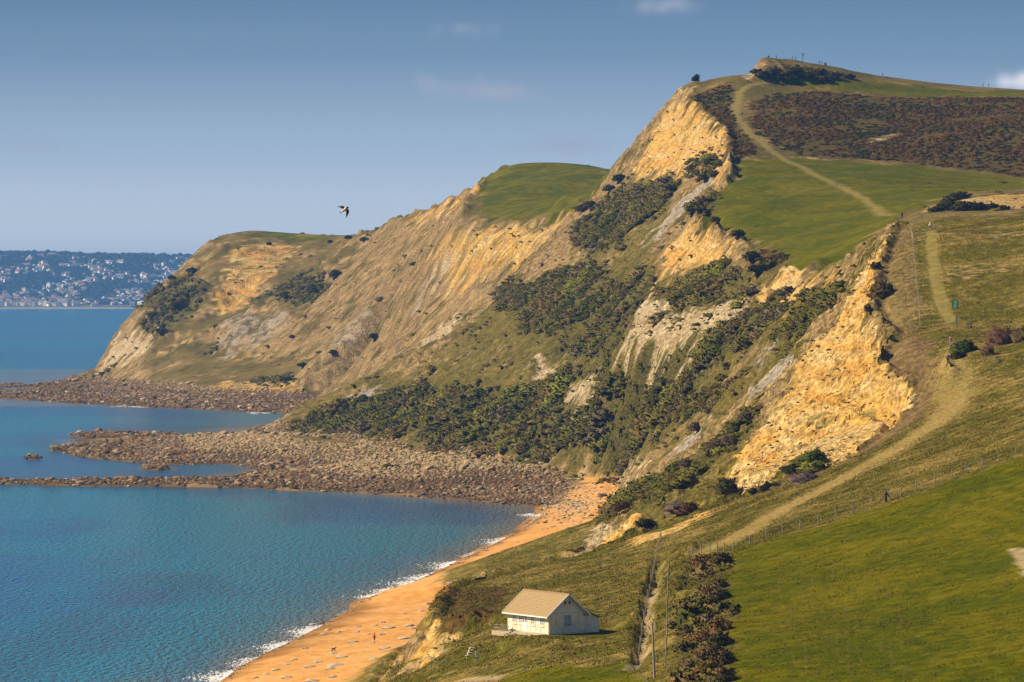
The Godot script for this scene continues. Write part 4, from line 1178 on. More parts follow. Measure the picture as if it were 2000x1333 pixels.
	for q in [[1478, 143, 6, 2.4], [1492, 148, 7, 2.4], [1512, 142, 7, 2.2], [1530, 150, 8, 2.2], [1552, 140, 8, 2.0], [1575, 149, 8, 2.2], [1600, 143, 8, 2.0], [1628, 151, 8, 2.2], [1656, 152, 7, 1.8], [1545, 155, 7, 1.8], [1610, 156, 7, 1.8]]:
		bush(q[0], q[1], q[2], q[3], brown, "low brown bush on the flank of the summit mound", false, 1600.0, "bushes of the summit mound")
	# the windblown tree on the skyline
	var p := stand(1358, 1717.0)
	var t := thing("windswept_tree", "lone windswept tree on the skyline at the top of the cliff", "tree", p)
	var st := begin()
	bar(st, Vector3(0, -0.3, 0), Vector3(-0.1, 1.0, 0), 0.16, 0.12); bar(st, Vector3(-0.1, 1.0, 0), Vector3(0.4, 2.0, 0.1), 0.11, 0.05); bar(st, Vector3(-0.1, 1.0, 0), Vector3(-0.4, 1.9, -0.2), 0.09, 0.04); bar(st, Vector3(0.1, 1.4, 0.05), Vector3(0.8, 2.1, -0.3), 0.07, 0.03)
	node("trunk", done(st), mats["bark"], t)
	var m: StandardMaterial3D = mats["leaf"].duplicate(); m.albedo_color = Color(0.03, 0.035, 0.012).linear_to_srgb()
	var crown := node("crown", shrub_mesh(77, 420, 0.2, 1.25, 0.25), m, t); crown.position = Vector3(0, 0.75, 0); crown.scale = Vector3(1.35, 1.45, 1.35); t.scale = Vector3.ONE * 1.35

# ------------------------------------------------------------------ rocks
func rocks() -> void:
	var tan_ := Color(0.28, 0.175, 0.085)
	var kinds: Array[ArrayMesh] = []
	for k in 6: kinds.append(rock_mesh(300 + k, [0.7, 0.55, 0.8, 0.45, 0.6, 0.75][k], Color(1, 1, 1)))
	var all: Array = []
	for zi in [2, 3, 4]:
		var z: Zone = zones[zi]
		if not z.m.has("reef"): continue
		var gap := 1.45 if zi < 4 else 2.3
		var d := z.lo.y
		while d < z.hi.y:
			var x := z.lo.x
			while x < z.hi.x:
				var px := x + rng.randf_range(-0.6, 0.6) * gap; var pd := d + rng.randf_range(-0.6, 0.6) * gap
				x += gap
				if absf(px) > 0.145 * pd: continue
				var rf := mask_at("reef", px, pd)
				if rf < 0.2: continue
				var y := hgt(px, pd)
				if y < -0.35 or y > 6.0 or not in_frame(Vector3(px, y, -pd), 80): continue
				if rng.randf() > 0.25 + rf * 0.65: continue
				var size := 0.28 + 0.5 * pow(rng.randf(), 2.0) + (1.1 * rng.randf() if rng.randf() < 0.05 else 0.0)
				if zi == 4: size *= 1.5
				elif pd > 1250.0: size *= 1.15
				var k := rng.randf_range(0.5, 1.35)
				var col := Color(tan_.r * k, tan_.g * k, tan_.b * k)
				if y < 0.45: col = col * 0.55
				var hue := rng.randf()
				if hue < 0.1: col = Color(0.4, 0.33, 0.23) * k
				elif hue < 0.25: col = Color(0.2, 0.17, 0.13) * k
				if y > 2.2: col = col.lerp(Color(0.5, 0.38, 0.2), 0.6)
				all.append([size / pd, Vector3(px, y + 0.12 * size, -pd), size, col, rng.randi() % 6, rng.randf() * TAU])
			d += gap
	# loose blocks at the back of the beach, some green with weed
	for k in 650:
		var q := at_e(1115.0 + rng.randfn() * 34.0, 985.0 + rng.randfn() * 22.0, 2.0)
		q.y = hgt(q.x, -q.z)
		if q.y < 0.0 or q.y > 4.5: continue
		var size := 0.25 + 0.5 * pow(rng.randf(), 2.5)
		var col := Color(0.5, 0.42, 0.28) * rng.randf_range(0.7, 1.1)
		if rng.randf() < 0.16: col = Color(0.08, 0.11, 0.02)
		all.append([size / -q.z, q + Vector3(0, 0.1 * size, 0), size, col, rng.randi() % 6, rng.randf() * TAU])
	all.sort_custom(func(a, b): return a[0] > b[0])
	var tone := {}
	var xf: Array = []; var cc: Array = []
	for k in 6:
		var a: Array[Transform3D] = []; var b: Array[Color] = []
		xf.append(a); cc.append(b)
	for i in all.size():
		var r: Array = all[i]
		var b := Basis(Vector3.UP, r[5]) * Basis(Vector3.RIGHT, rng.randf_range(-0.35, 0.35))
		var c: Color = r[3]
		if i < 290:
			var key: int = r[4] * 10 + clampi(int(c.r * 14.0), 0, 9)
			if not tone.has(key):
				var m: StandardMaterial3D = mats["stone"].duplicate(); m.albedo_color = Color(c.r, c.g, c.b).linear_to_srgb(); tone[key] = m
			var o := node(numbered("boulder"), kinds[r[4]], tone[key])
			o.transform = Transform3D(b.scaled(Vector3.ONE * r[2]), r[1])
			tag(o, "brown boulder lying among many on the rocky shore below the scrub", "boulder", "boulders of the rocky shore")
		else:
			xf[r[4]].append(Transform3D(b.scaled(Vector3.ONE * r[2]), r[1])); cc[r[4]].append(c)
	for k in 6: scatter("shore_boulders", kinds[k], mats["stone"], xf[k], cc[k], "countless brown boulders heaped on the rocky shore and its spits", "boulders")
	# flat slabs on the sand
	var slab: Array[ArrayMesh] = []
	for k in 4: slab.append(rock_mesh(400 + k, 0.42, Color(0.5, 0.43, 0.32)))
	var pm: StandardMaterial3D = mats["stone"]
	for q in [[655, 1302, 1.7], [690, 1255, 1.2], [752, 1268, 1.3], [790, 1249, 1.4], [668, 1285, 1.3], [650, 1278, 0.9], [620, 1295, 1.1], [605, 1304, 1.2], [612, 1222, 1.1], [640, 1232, 1.0], [632, 1240, 0.9], [660, 1236, 0.8], [697, 1236, 0.9], [700, 1225, 0.7], [760, 1228, 1.5], [800, 1224, 1.2], [805, 1229, 1.0], [808, 1236, 1.1], [733, 1223, 0.7], [748, 1217, 0.7], [720, 1240, 0.6], [745, 1241, 0.8], [610, 1332, 1.3], [650, 1324, 0.9], [645, 1308, 1.0], [730, 1288, 1.0], [780, 1270, 0.8], [595, 1268, 0.9], [575, 1290, 0.8], [560, 1300, 0.9], [540, 1310, 1.0], [520, 1318, 0.9], [500, 1325, 0.8], [560, 1325, 1.1], [850, 1190, 1.0], [860, 1165, 1.1], [900, 1160, 0.9], [930, 1150, 1.0], [880, 1140, 0.9], [910, 1135, 0.8], [975, 1125, 0.7], [870, 1125, 0.9], [1000, 1117, 1.3], [955, 1112, 0.8], [1005, 1095, 0.7], [1040, 1080, 0.8], [1070, 1060, 0.8], [1085, 1045, 0.7], [1100, 1085, 0.6], [1060, 1035, 0.9], [1110, 1020, 0.7], [1130, 1040, 0.6], [960, 1090, 0.8], [1010, 1060, 0.8], [835, 1180, 0.9], [822, 1195, 1.0], [790, 1200, 0.8]]:
		var p := hit(q[0], q[1])
		if p.y > 4.6: continue
		var o := node(numbered("beach_rock"), slab[rng.randi() % 4], pm)
		var s: float = q[2] * 0.95
		o.transform = Transform3D(Basis(Vector3.UP, rng.randf() * TAU).scaled(Vector3(s, s, s * 0.7)), p + Vector3(0, 0.05, 0))
		tag(o, "flat grey slab of stone lying on the orange beach", "rock", "stone slabs on the beach")
	# dark stones in the wash
	var dx: Array[Transform3D] = []; var dc: Array[Color] = []
	for k in 1500:
		var t := rng.randf()
		var w := shore_at(t)
		var off := rng.randfn() * 1.2 + 0.3
		var p := ground(w.x + off, w.y + rng.randfn() * 1.0)
		if p.y < -0.3 or p.y > 1.6: continue
		if n_mid.get_noise_2d(p.x * 1.5, p.z * 1.5) < -0.1 and rng.randf() < 0.8: continue
		var s := 0.1 + 0.32 * pow(rng.randf(), 3.0)
		dx.append(Transform3D(Basis(Vector3.UP, rng.randf() * TAU).scaled(Vector3.ONE * s), p)); dc.append(Color(0.1, 0.085, 0.065) * rng.randf_range(0.6, 1.6))
	for k in 1600:
		var p := at_e(rng.randf_range(560, 1180), rng.randf_range(980, 1333), 2.0)
		p.y = hgt(p.x, -p.z)
		if p.y < 0.4 or p.y > 4.2: continue
		var s := 0.08 + 0.22 * pow(rng.randf(), 3.0)
		dx.append(Transform3D(Basis(Vector3.UP, rng.randf() * TAU).scaled(Vector3.ONE * s), p)); dc.append(Color(0.5, 0.4, 0.26) * rng.randf_range(0.6, 1.2))
	scatter("beach_stones", kinds[1], mats["stone"], dx, dc, "small stones strewn along the tide line of the orange beach", "stones")

const SHORE := [425, 1333, 470, 1300, 560, 1255, 640, 1215, 720, 1170, 800, 1140, 850, 1118, 900, 1093, 960, 1065, 1020, 1035, 1058, 1006]
func shore_at(t: float) -> Vector2:
	var n := SHORE.size() / 2 - 1
	var f := clampf(t, 0, 0.9999) * n
	var k := int(f)
	var a := at_e(SHORE[2 * k], SHORE[2 * k + 1], 0); var b := at_e(SHORE[2 * k + 2], SHORE[2 * k + 3], 0)
	var p := a.lerp(b, f - k)
	return Vector2(p.x, -p.z)

# ------------------------------------------------------------------ sea
func sea() -> void:
	var xs: Array[float] = []; var ds: Array[float] = []
	var x := -9000.0
	while x < 9000.0:
		xs.append(x)
		x += 6.0 if x > -260.0 and x < 60.0 else (20.0 if x > -600.0 and x < 200.0 else 400.0)
	var d := -600.0
	while d < 30000.0:
		ds.append(d)
		d += 200.0 if d < 400.0 else (6.0 if d < 1300.0 else (15.0 if d < 3000.0 else (80.0 if d < 6000.0 else 800.0)))
	var v := PackedVector3Array(); var cc := PackedColorArray(); var nn := PackedVector3Array(); var idx := PackedInt32Array()
	var nx := xs.size()
	for j in ds.size():
		for i in nx:
			var p := Vector2(xs[i], ds[j])
			v.append(Vector3(p.x, 0.0, -p.y)); nn.append(Vector3.UP)
			var deep := Color(0.0, 0.14, 0.23)
			var a := 1.4 * n_big.get_noise_2d(p.x * 0.9, p.y * 0.4); var b := n_mid.get_noise_2d(p.x * 0.35, p.y * 0.09)
			var c := deep.lerp(Color(0.004, 0.085, 0.23), clampf(0.4 + 1.5 * a, 0, 1))
			if p.y < 3200.0 and p.x > -600.0 and p.x < 200.0:
				# shallow water over sand and weed
				var g := minf(0.0, hgt(p.x, p.y))
				var shallow := (1.0 - smoothstep(0.0, 2.6, -g + 0.5 * b)) * (1.0 - 0.7 * smoothstep(1200.0, 2300.0, p.y))
				c = c.lerp(Color(0.04, 0.115, 0.15), 0.7 * shallow)
				if p.y > 1040.0 and p.y < 1800.0: c = c.lerp(Color(0.006, 0.05, 0.13), 0.7 * smoothstep(0.1, 0.5, shallow) * clampf(0.7 + b, 0, 1))
				c = c.lerp(Color(0.17, 0.14, 0.095), 0.8 * (1.0 - smoothstep(0.0, 0.8, -g)))
				c = c.lerp(Color(0.02, 0.03, 0.06), 0.35 * smoothstep(0.12, 0.45, b + 0.4 * a) * (1.0 - smoothstep(1100.0, 1500.0, p.y)))
			cc.append(c)
	for j in ds.size() - 1:
		for i in nx - 1:
			var o := j * nx + i
			idx.append_array(PackedInt32Array([o, o + nx, o + 1, o + 1, o + nx, o + nx + 1]))
	var arr := []; arr.resize(Mesh.ARRAY_MAX)
	arr[Mesh.ARRAY_VERTEX] = v; arr[Mesh.ARRAY_NORMAL] = nn; arr[Mesh.ARRAY_COLOR] = cc; arr[Mesh.ARRAY_INDEX] = idx
	var me := ArrayMesh.new(); me.add_surface_from_arrays(Mesh.PRIMITIVE_TRIANGLES, arr)
	var m := StandardMaterial3D.new(); m.vertex_color_use_as_albedo = true; m.roughness = 0.16; m.metallic_specular = 0.22
	m.uv1_triplanar = true; m.uv1_world_triplanar = true; m.uv1_scale = Vector3(1 / 50.0, 1 / 50.0, 1 / 140.0)
	m.heightmap_enabled = true; m.heightmap_texture = speckle(31, 0.03, 5, 0.0, 1.0, 1024, false, 1.3); m.heightmap_scale = 160.0
	mats["water"] = m
	var o2 := node("sea", me, m); o2.set_meta("kind", "structure")
	# foam where the swell runs out
	var fr: Array[ArrayMesh] = []
	for k in 4:
		var r := RandomNumberGenerator.new(); r.seed = 500 + k
		var st := begin()
		var rim: Array[Vector3] = []
		for i in 11: rim.append(Vector3(cos(TAU * i / 11), 0, sin(TAU * i / 11)) * r.randf_range(0.45, 1.1))
		for i in 11:
			var a := rim[i]; var b := rim[(i + 1) % 11]
			tri(st, Vector3(0, 0.1, 0), a * 0.7 + Vector3(0, 0.08, 0), b * 0.7 + Vector3(0, 0.08, 0))
			quad(st, a * 0.7 + Vector3(0, 0.08, 0), a + Vector3(0, -0.05, 0), b + Vector3(0, -0.05, 0), b * 0.7 + Vector3(0, 0.08, 0))
		fr.append(done(st))
	var xf: Array = []; var fc: Array = []
	for k in 4:
		var a: Array[Transform3D] = []; var b: Array[Color] = []
		xf.append(a); fc.append(b)
	for k in 15000:
		var t := rng.randf()
		var w := shore_at(t); var w2 := shore_at(t + 0.01)
		var along := (w2 - w).normalized() if t < 0.98 else Vector2(0, 1)
		var out := Vector2(-along.y, along.x)
		if out.x > 0: out = -out
		var lively := clampf(0.35 + 1.6 * n_mid.get_noise_1d(t * 260.0), 0.04, 1.0)
		var off := absf(rng.randfn()) * (0.6 + 3.2 * lively * rng.randf()) - 0.4
		if rng.randf() > lively * exp(-off * 0.22): continue
		var p := w + out * off + along * rng.randfn() * 0.6
		var s := rng.randf_range(0.06, 0.26) * (0.6 + 0.7 * lively)
		var b := Basis(Vector3.UP, atan2(along.x, -along.y) + rng.randfn() * 0.25).scaled(Vector3(s * 0.8, s, s * 3.0))
		var kk := rng.randi() % 4
		xf[kk].append(Transform3D(b, Vector3(p.x, maxf(0.02, hgt(p.x, p.y) + 0.03), -p.y))); fc[kk].append(Color.WHITE)
	for q in [[280, 794, 60, 90], [510, 806, 26, 60], [320, 793, 20, 30], [640, 958, 70, 20], [1040, 1006, 22, 50]]:
		for k in q[3]:
			var p := at_e(q[0] + rng.randfn() * q[2] * 0.5, q[1] + rng.randfn() * 1.2, 0.03)
			var s := rng.randf_range(0.3, 0.9) * (-p.z / 1600.0)
			var kk := rng.randi() % 4
			xf[kk].append(Transform3D(Basis(Vector3.UP, rng.randfn() * 0.3).scaled(Vector3(s * 1.6, s * 0.6, s)), p)); fc[kk].append(Color.WHITE)
	for k in 4: scatter("surf_foam", fr[k], mats["foam"], xf[k], fc[k], "white foam of small waves running out at the water's edge", "foam")

# ------------------------------------------------------------------ the town across the bay
func town_height(x: float, d: float) -> float:
	var t := clampf((d - 12450.0) / 1500.0, 0, 1)
	var ridge := 172.0 + 10.0 * sin(x * 0.0021) + 6.0 * n_big.get_noise_1d(x * 0.6)
	var y := ridge * (0.55 * t + 0.45 * smoothstep(0.0, 1.0, t))
	y += 16.0 * n_big.get_noise_2d(x * 0.35, d * 0.35) * smoothstep(0.05, 0.3, t) * (1.0 - smoothstep(0.85, 1.0, t))
	y += smoothstep(0.0, 0.02, t) * 6.0 - 1.5
	if d > 13950.0: y -= (d - 13950.0) * 0.12
	return y

func town() -> void:
	var st := PackedVector3Array(); var nn := PackedVector3Array(); var cc := PackedColorArray(); var idx := PackedInt32Array()
	var nx := 130; var nd := 60
	for j in nd:
		for i in nx:
			var x := -3300.0 + i * 28.0; var d := 12380.0 + j * 34.0
			st.append(Vector3(x, town_height(x, d), -d))
			nn.append(Vector3(town_height(x - 20, d) - town_height(x + 20, d), 40, town_height(x, d + 20) - town_height(x, d - 20)).normalized())
			var g := n_big.get_noise_2d(x * 1.2, d * 0.5)
			var c := Color(0.05, 0.07, 0.02).lerp(Color(0.12, 0.12, 0.04), clampf(0.5 + 2.0 * g, 0, 1))
			if d < 12480.0: c = Color(0.42, 0.33, 0.22)
			cc.append(c)
	for j in nd - 1:
		for i in nx - 1:
			var o := j * nx + i
			idx.append_array(PackedInt32Array([o, o + nx, o + 1, o + 1, o + nx, o + nx + 1]))
	var arr := []; arr.resize(Mesh.ARRAY_MAX)
	arr[Mesh.ARRAY_VERTEX] = st; arr[Mesh.ARRAY_NORMAL] = nn; arr[Mesh.ARRAY_COLOR] = cc; arr[Mesh.ARRAY_INDEX] = idx
	var me := ArrayMesh.new(); me.add_surface_from_arrays(Mesh.PRIMITIVE_TRIANGLES, arr)
	var hill := node("far_hills", me, mats["cloth"]); hill.set_meta("kind", "structure")
	# woods
	var tx: Array = [[], []]; var tc: Array = [[], []]
	var t0: Array[Transform3D] = []; var t1: Array[Transform3D] = []; var c0: Array[Color] = []; var c1: Array[Color] = []
	tx = [t0, t1]; tc = [c0, c1]
	var trees := [shrub_mesh(201, 70, 0.42, 1.0), shrub_mesh(202, 70, 0.42, 1.1)]
	for k in 13000:
		var d := 12560.0 + 1420.0 * rng.randf()
		var x := rng.randf_range(-1.22, -0.55) * d / 8.0
		var t := (d - 12450.0) / 1500.0
		var g := n_mid.get_noise_2d(x * 0.12, d * 0.06)
		if rng.randf() > clampf(0.5 + 1.2 * g + 0.5 * smoothstep(0.75, 1.0, t), 0.12, 1.0): continue
		var s := rng.randf_range(5.0, 10.0)
		var q := rng.randi() % 2
		tx[q].append(Transform3D(Basis(Vector3.UP, rng.randf() * TAU).scaled(Vector3(s, s * rng.randf_range(0.8, 1.2), s)), Vector3(x, town_height(x, d) - 1.0, -d)))
		tc[q].append(Color(0.04, 0.055, 0.02) * rng.randf_range(0.7, 1.4))
	for q in 2: scatter("far_woods", trees[q], mats["leaf"], tx[q], tc[q], "hazy blue green woods over the hills across the bay", "woods")
	# houses: a gabled block of its own for each; three builds
	var kinds: Array[ArrayMesh] = []
	for dims in [[11.0, 8.0, 5.5, 3.2], [17.0, 9.0, 6.0, 3.5], [9.0, 8.0, 8.0, 3.5]]:
		var L: float = dims[0] * 0.5; var W: float = dims[1] * 0.5; var h: float = dims[2]; var r: float = dims[3]
		var a := begin()
		box(a, Vector3(-L, -4, -W), Vector3(L, h, W))
		for s in [-1, 1]: tri(a, Vector3(s * L, h, -W), Vector3(s * L, h, W), Vector3(s * L, h + r, 0))
		var walls := done(a)
		var b := begin()
		var ov := 0.5
		quad(b, Vector3(-L - ov, h - 0.3, -W - ov), Vector3(L + ov, h - 0.3, -W - ov), Vector3(L + ov, h + r + 0.1, 0), Vector3(-L - ov, h + r + 0.1, 0))
		quad(b, Vector3(-L - ov, h - 0.3, W + ov), Vector3(-L - ov, h + r + 0.1, 0), Vector3(L + ov, h + r + 0.1, 0), Vector3(L + ov, h - 0.3, W + ov))
		box(b, Vector3(L * 0.5, h, -0.6), Vector3(L * 0.5 + 1.0, h + r + 1.4, 0.6))
		var roof := done(b)
		var both := ArrayMesh.new()
		both.add_surface_from_arrays(Mesh.PRIMITIVE_TRIANGLES, walls.surface_get_arrays(0)); both.add_surface_from_arrays(Mesh.PRIMITIVE_TRIANGLES, roof.surface_get_arrays(0))
		kinds.append(both)
	var walls := [Color(0.9, 0.87, 0.8), Color(0.82, 0.73, 0.58), Color(0.62, 0.44, 0.34), Color(0.92, 0.9, 0.87)]
	var roofs := [Color(0.24, 0.13, 0.09), Color(0.16, 0.16, 0.18), Color(0.3, 0.2, 0.15)]
	var wm: Array[StandardMaterial3D] = []; var rm: Array[StandardMaterial3D] = []
	for c in walls: wm.append(flat_mat("w", c, 0.8))
	for c in roofs: rm.append(flat_mat("r", c, 0.9))
	var more: Array[Transform3D] = []; var mcol: Array[Color] = []
	for k in 900:
		var d := 12520.0 + 1330.0 * pow(rng.randf(), 1.5)
		var x := (rng.randf_range(-8.0, 385.0) - 1000.0) / LENS * d
		if n_mid.get_noise_2d(x * 0.12, d * 0.06) > 0.1: continue
		more.append(Transform3D(Basis(Vector3.UP, rng.randf() * TAU).scaled(Vector3.ONE * rng.randf_range(0.6, 1.0)), Vector3(x, town_height(x, d) + 0.5, -d))); mcol.append(walls[rng.randi() % 4] * rng.randf_range(0.6, 1.0))
	scatter("far_houses", kinds[0], mats["cloth"], more, mcol, "many smaller pale houses among the trees of the far town", "houses")
	var made := 0; var tries := 0
	while made < 300 and tries < 9000:
		tries += 1
		var d := 12500.0 + 1330.0 * pow(rng.randf(), 1.7)
		var t := (d - 12450.0) / 1500.0
		var px := rng.randf_range(-8.0, 385.0 - 190.0 * smoothstep(0.55, 0.0, t) * 0.6)
		var x := (px - 1000.0) / LENS * d
		var g := n_mid.get_noise_2d(x * 0.12, d * 0.06)
		if g > 0.12 and t > 0.12: continue
		if t < 0.2 and px > 150.0 and rng.randf() < 0.85 and t < 0.1: continue
		var k := rng.randi() % 3
		var o := node(numbered("town_house"), kinds[k], null)
		var w := rng.randi() % 4
		if rng.randf() < 0.35: w = 3
		o.set_surface_override_material(0, wm[w]); o.set_surface_override_material(1, rm[rng.randi() % 3])
		o.transform = Transform3D(Basis(Vector3.UP, rng.randfn() * 0.5 + (PI / 2 if rng.randf() < 0.3 else 0.0)).scaled(Vector3.ONE * rng.randf_range(1.0, 1.75)), Vector3(x, town_height(x, d) + 0.5, -d))
		if w == 2: tag(o, "small red brick house in the hazy town across the bay", "house", "brick houses of the far town")
		elif w == 1: tag(o, "small cream house in the hazy town across the bay", "house", "cream houses of the far town")
		else: tag(o, "small white house in the hazy town across the bay", "house", "white houses of the far town")
		made += 1
# ------------------------------------------------------------------ the beach hut
func slab_box(lo: Vector3, hi: Vector3, t := Transform3D.IDENTITY) -> ArrayMesh:
	var st := begin(); box(st, lo, hi, t); return done(st)

func hut() -> void:
	var p := at_e(1072, 1240.5, 16.35)
	var o := thing("beach_hut", "cream timbered chalet with tiled gable roof and lean-to on the grassy terrace", "hut", p)
	o.transform.basis = Basis(Vector3(0.826, 0, -0.565), Vector3.UP, Vector3(0.565, 0, 0.826)).orthonormalized()
	var W := 5.7; var L := 9.2; var H := 2.65; var R := 5.0; var X := 8.0
	# walls of the main room
	var st := begin()
	box(st, Vector3(0, -0.6, -L), Vector3(W, H, 0))
	for z in [0.0, -L]: tri(st, Vector3(0, H, z), Vector3(W / 2, R - 0.12, z), Vector3(W, H, z))
	node("wall", done(st), mats["cream"], o)
	# lean-to on the back side
	st = begin()
	box(st, Vector3(W, -0.6, -L + 1.5), Vector3(X, 1.75, -0.25))
	for z in [-0.25, -L + 1.5]: tri(st, Vector3(W, 1.75, z), Vector3(W, 2.72, z), Vector3(X, 1.75, z))
	var lean := node("lean_to", done(st), mats["cream"], o)
	st = begin()
	box(st, Vector3(-0.1, -0.05, -L + 1.3), Vector3(2.75, 0.05, 0.1), Transform3D(Basis(Vector3.BACK, -0.375), Vector3(W - 0.05, 2.82, 0)))
	node("lean_to_roof", done(st), mats["roof"], lean)
	st = begin()
	box(st, Vector3(W + 0.55, 0.0, -0.25), Vector3(W + 1.35, 1.85, -0.19))
	var door := node("door", done(st), mats["cream"], lean)
	node("knob", slab_box(Vector3(W + 0.62, 0.95, -0.19), Vector3(W + 0.72, 1.05, -0.13)), mats["dark"], door)
	# roof: two slopes laid in courses of tiles, each lapping the one below
	for side in [-1, 1]:
		st = begin()
		var n := 15
		var low := Vector2(-0.55, H - 0.42); var high := Vector2(W / 2, R)
		for k in n:
			var a := low.lerp(high, k / float(n)); var b := low.lerp(high, minf(1.0, (k + 1.12) / n))
			var xa := a.x if side < 0 else W - a.x; var xb := b.x if side < 0 else W - b.x
			for s in 10:
				var z0 := -L - 0.45 + (L + 0.9) * s / 10.0; var z1 := z0 + (L + 0.9) / 10.0 - 0.012
				var lift := 0.05 + 0.02 * rng.randf()
				quad(st, Vector3(xa, a.y + lift, z0), Vector3(xa, a.y + lift, z1), Vector3(xb, b.y + 0.02, z1), Vector3(xb, b.y + 0.02, z0))
				quad(st, Vector3(xa, a.y - 0.03, z0), Vector3(xa, a.y - 0.03, z1), Vector3(xa, a.y + lift, z1), Vector3(xa, a.y + lift, z0))
		var xl := low.x if side < 0 else W - low.x
		quad(st, Vector3(xl, low.y - 0.03, -L - 0.45), Vector3(xl, low.y - 0.03, 0.45), Vector3(W / 2, R - 0.03, 0.45), Vector3(W / 2, R - 0.03, -L - 0.45))
		node("roof_slope", done(st), mats["roof"], o)
		# barge boards
		for z in [0.46, -L - 0.5]:
			st = begin()
			var dir := Vector3(high.x - low.x, high.y - low.y, 0); var len := dir.length()
			var ang := atan2(dir.y, dir.x)
			box(st, Vector3(-0.02, -0.14, 0), Vector3(len, 0.1, 0.05), Transform3D(Basis(Vector3.BACK, ang if side < 0 else PI - ang) * Basis(Vector3.RIGHT, 0.0 if side < 0 else PI), Vector3(xl, low.y, z)))
			node("barge_board", done(st), mats["white_paint"], o)
		node("gutter_board", slab_box(Vector3(xl - 0.05, low.y - 0.13, -L - 0.45), Vector3(xl + 0.01, low.y + 0.03, 0.45)), mats["white_paint"], o)
	node("ridge_cap", slab_box(Vector3(W / 2 - 0.12, R - 0.02, -L - 0.45), Vector3(W / 2 + 0.12, R + 0.1, 0.45)), mats["roof"], o)
	# framing on the long front (faces -x)
	for z in [-0.08, -1.1, -1.95, -3.0, -4.1, -5.2, -6.3, -7.2, -8.2, -9.12]:
		node("batten", slab_box(Vector3(-0.05, 0.1, z - 0.05), Vector3(0.0, H - 0.05, z + 0.05)), mats["batten"], o)
	for y in [0.12, 1.15]:
		node("batten", slab_box(Vector3(-0.045, y - 0.05, -L + 0.05), Vector3(0.0, y + 0.05, -0.13)), mats["batten"], o)
	for q in [[-1.9, 0.2, -0.2, 2.5], [-3.0, 0.2, -2.3, 1.1], [-6.2, 0.2, -5.3, 1.1], [-8.1, 0.2, -7.3, 1.1], [-5.1, 1.2, -4.2, 2.5]]:
		brace(o, Vector3(-0.04, q[1], q[0]), Vector3(-0.04, q[3], q[2]), Vector3.LEFT)
	for q in [[-1.9, 0.85, 0.95, 1.35], [-3.9, 0.9, 0.95, 1.35], [-6.7, 0.9, 0.95, 1.35], [-8.0, 0.9, 0.95, 1.35]]:
		window_on(o, Vector3(-0.01, q[2], q[0]), q[1], q[3], true, 2, 3)
	# glazed double door in the middle of the front
	var dd := node("door", slab_box(Vector3(-0.06, 0.05, -5.9), Vector3(0.0, 2.25, -4.7)), mats["white_paint"], o)
	for z in [-5.82, -5.25]:
		for y in [1.25, 1.75]:
			node("pane", slab_box(Vector3(-0.075, y, z), Vector3(-0.06, y + 0.4, z + 0.45)), mats["pane"], dd)
	# gable (faces +z)
	for x in [0.06, 1.15, 2.25, 3.5, 4.6, W - 0.06]:
		node("batten", slab_box(Vector3(x - 0.045, 0.05, 0.0), Vector3(x + 0.045, minf(H + minf(x, W - x) * 0.8, H + 0.0), 0.045)), mats["batten"], o)
	for y in [0.1, 1.3, H]:
		node("batten", slab_box(Vector3(0.1, y - 0.045, 0.0), Vector3(W - 0.1, y + 0.045, 0.04)), mats["batten"], o)
	node("batten", slab_box(Vector3(W / 2 - 0.06, H, 0.0), Vector3(W / 2 + 0.06, R - 0.15, 0.06)), mats["white_paint"], o)
	for q in [[0.1, 0.15, 2.2, 2.55], [0.1, 2.55, 2.2, 0.15], [3.55, 1.35, 5.5, 2.6], [3.55, 1.25, 5.5, 0.15], [1.1, 2.75, 2.7, 4.4], [4.6, 2.75, 3.0, 4.4], [0.6, 2.75, 1.9, 3.9], [5.1, 2.75, 3.8, 3.9], [1.9, 3.9, 2.8, 3.0], [3.8, 3.9, 2.9, 3.0]]:
		brace(o, Vector3(q[0], q[1], 0.035), Vector3(q[2], q[3], 0.035), Vector3.BACK)
	window_on(o, Vector3(2.3, 0.85, 0.01), 1.15, 1.55, false, 2, 2)
	for s in [-1, 1]:
		st = begin()
		var c := Vector3(W / 2 + s * 0.36, 3.95, 0.03)
		quad(st, c + Vector3(0, 0.3, 0), c + Vector3(0.22, 0.05 + 0.1 * s, 0), c + Vector3(0, -0.32, 0), c + Vector3(-0.22, 0.05 - 0.1 * s, 0))
		node("vent", done(st), mats["dark"], o)
	node("lamp", slab_box(Vector3(W - 0.35, 2.2, 0.0), Vector3(W - 0.2, 2.38, 0.14)), mats["dark"], o)
	# paving before the long front
	var pave := thing("patio", "pale paved terrace along the front of the cream chalet", "patio", p)
	pave.transform.basis = o.transform.basis
	for i in 3:
		for k in 9:
			var g := 0.02
			node("paving_slab", slab_box(Vector3(-0.9 - i * 0.85 + g, -0.5, -1.1 - k * 1.0 + g), Vector3(-0.06 - i * 0.85 - g, 0.02 + 0.02 * rng.randf(), -0.1 - k * 1.0 - g)), mats["slab"], pave)
	# picnic table
	var tb := thing("picnic_table", "wooden picnic table with benches at the far end of the chalet front", "table", o.transform * Vector3(-1.5, 0.03, -8.6), 0.7)
	for k in 4: node("table_board", slab_box(Vector3(-0.9, 0.72, -0.34 + k * 0.175), Vector3(0.9, 0.76, -0.34 + k * 0.175 + 0.155)), mats["post"], tb)
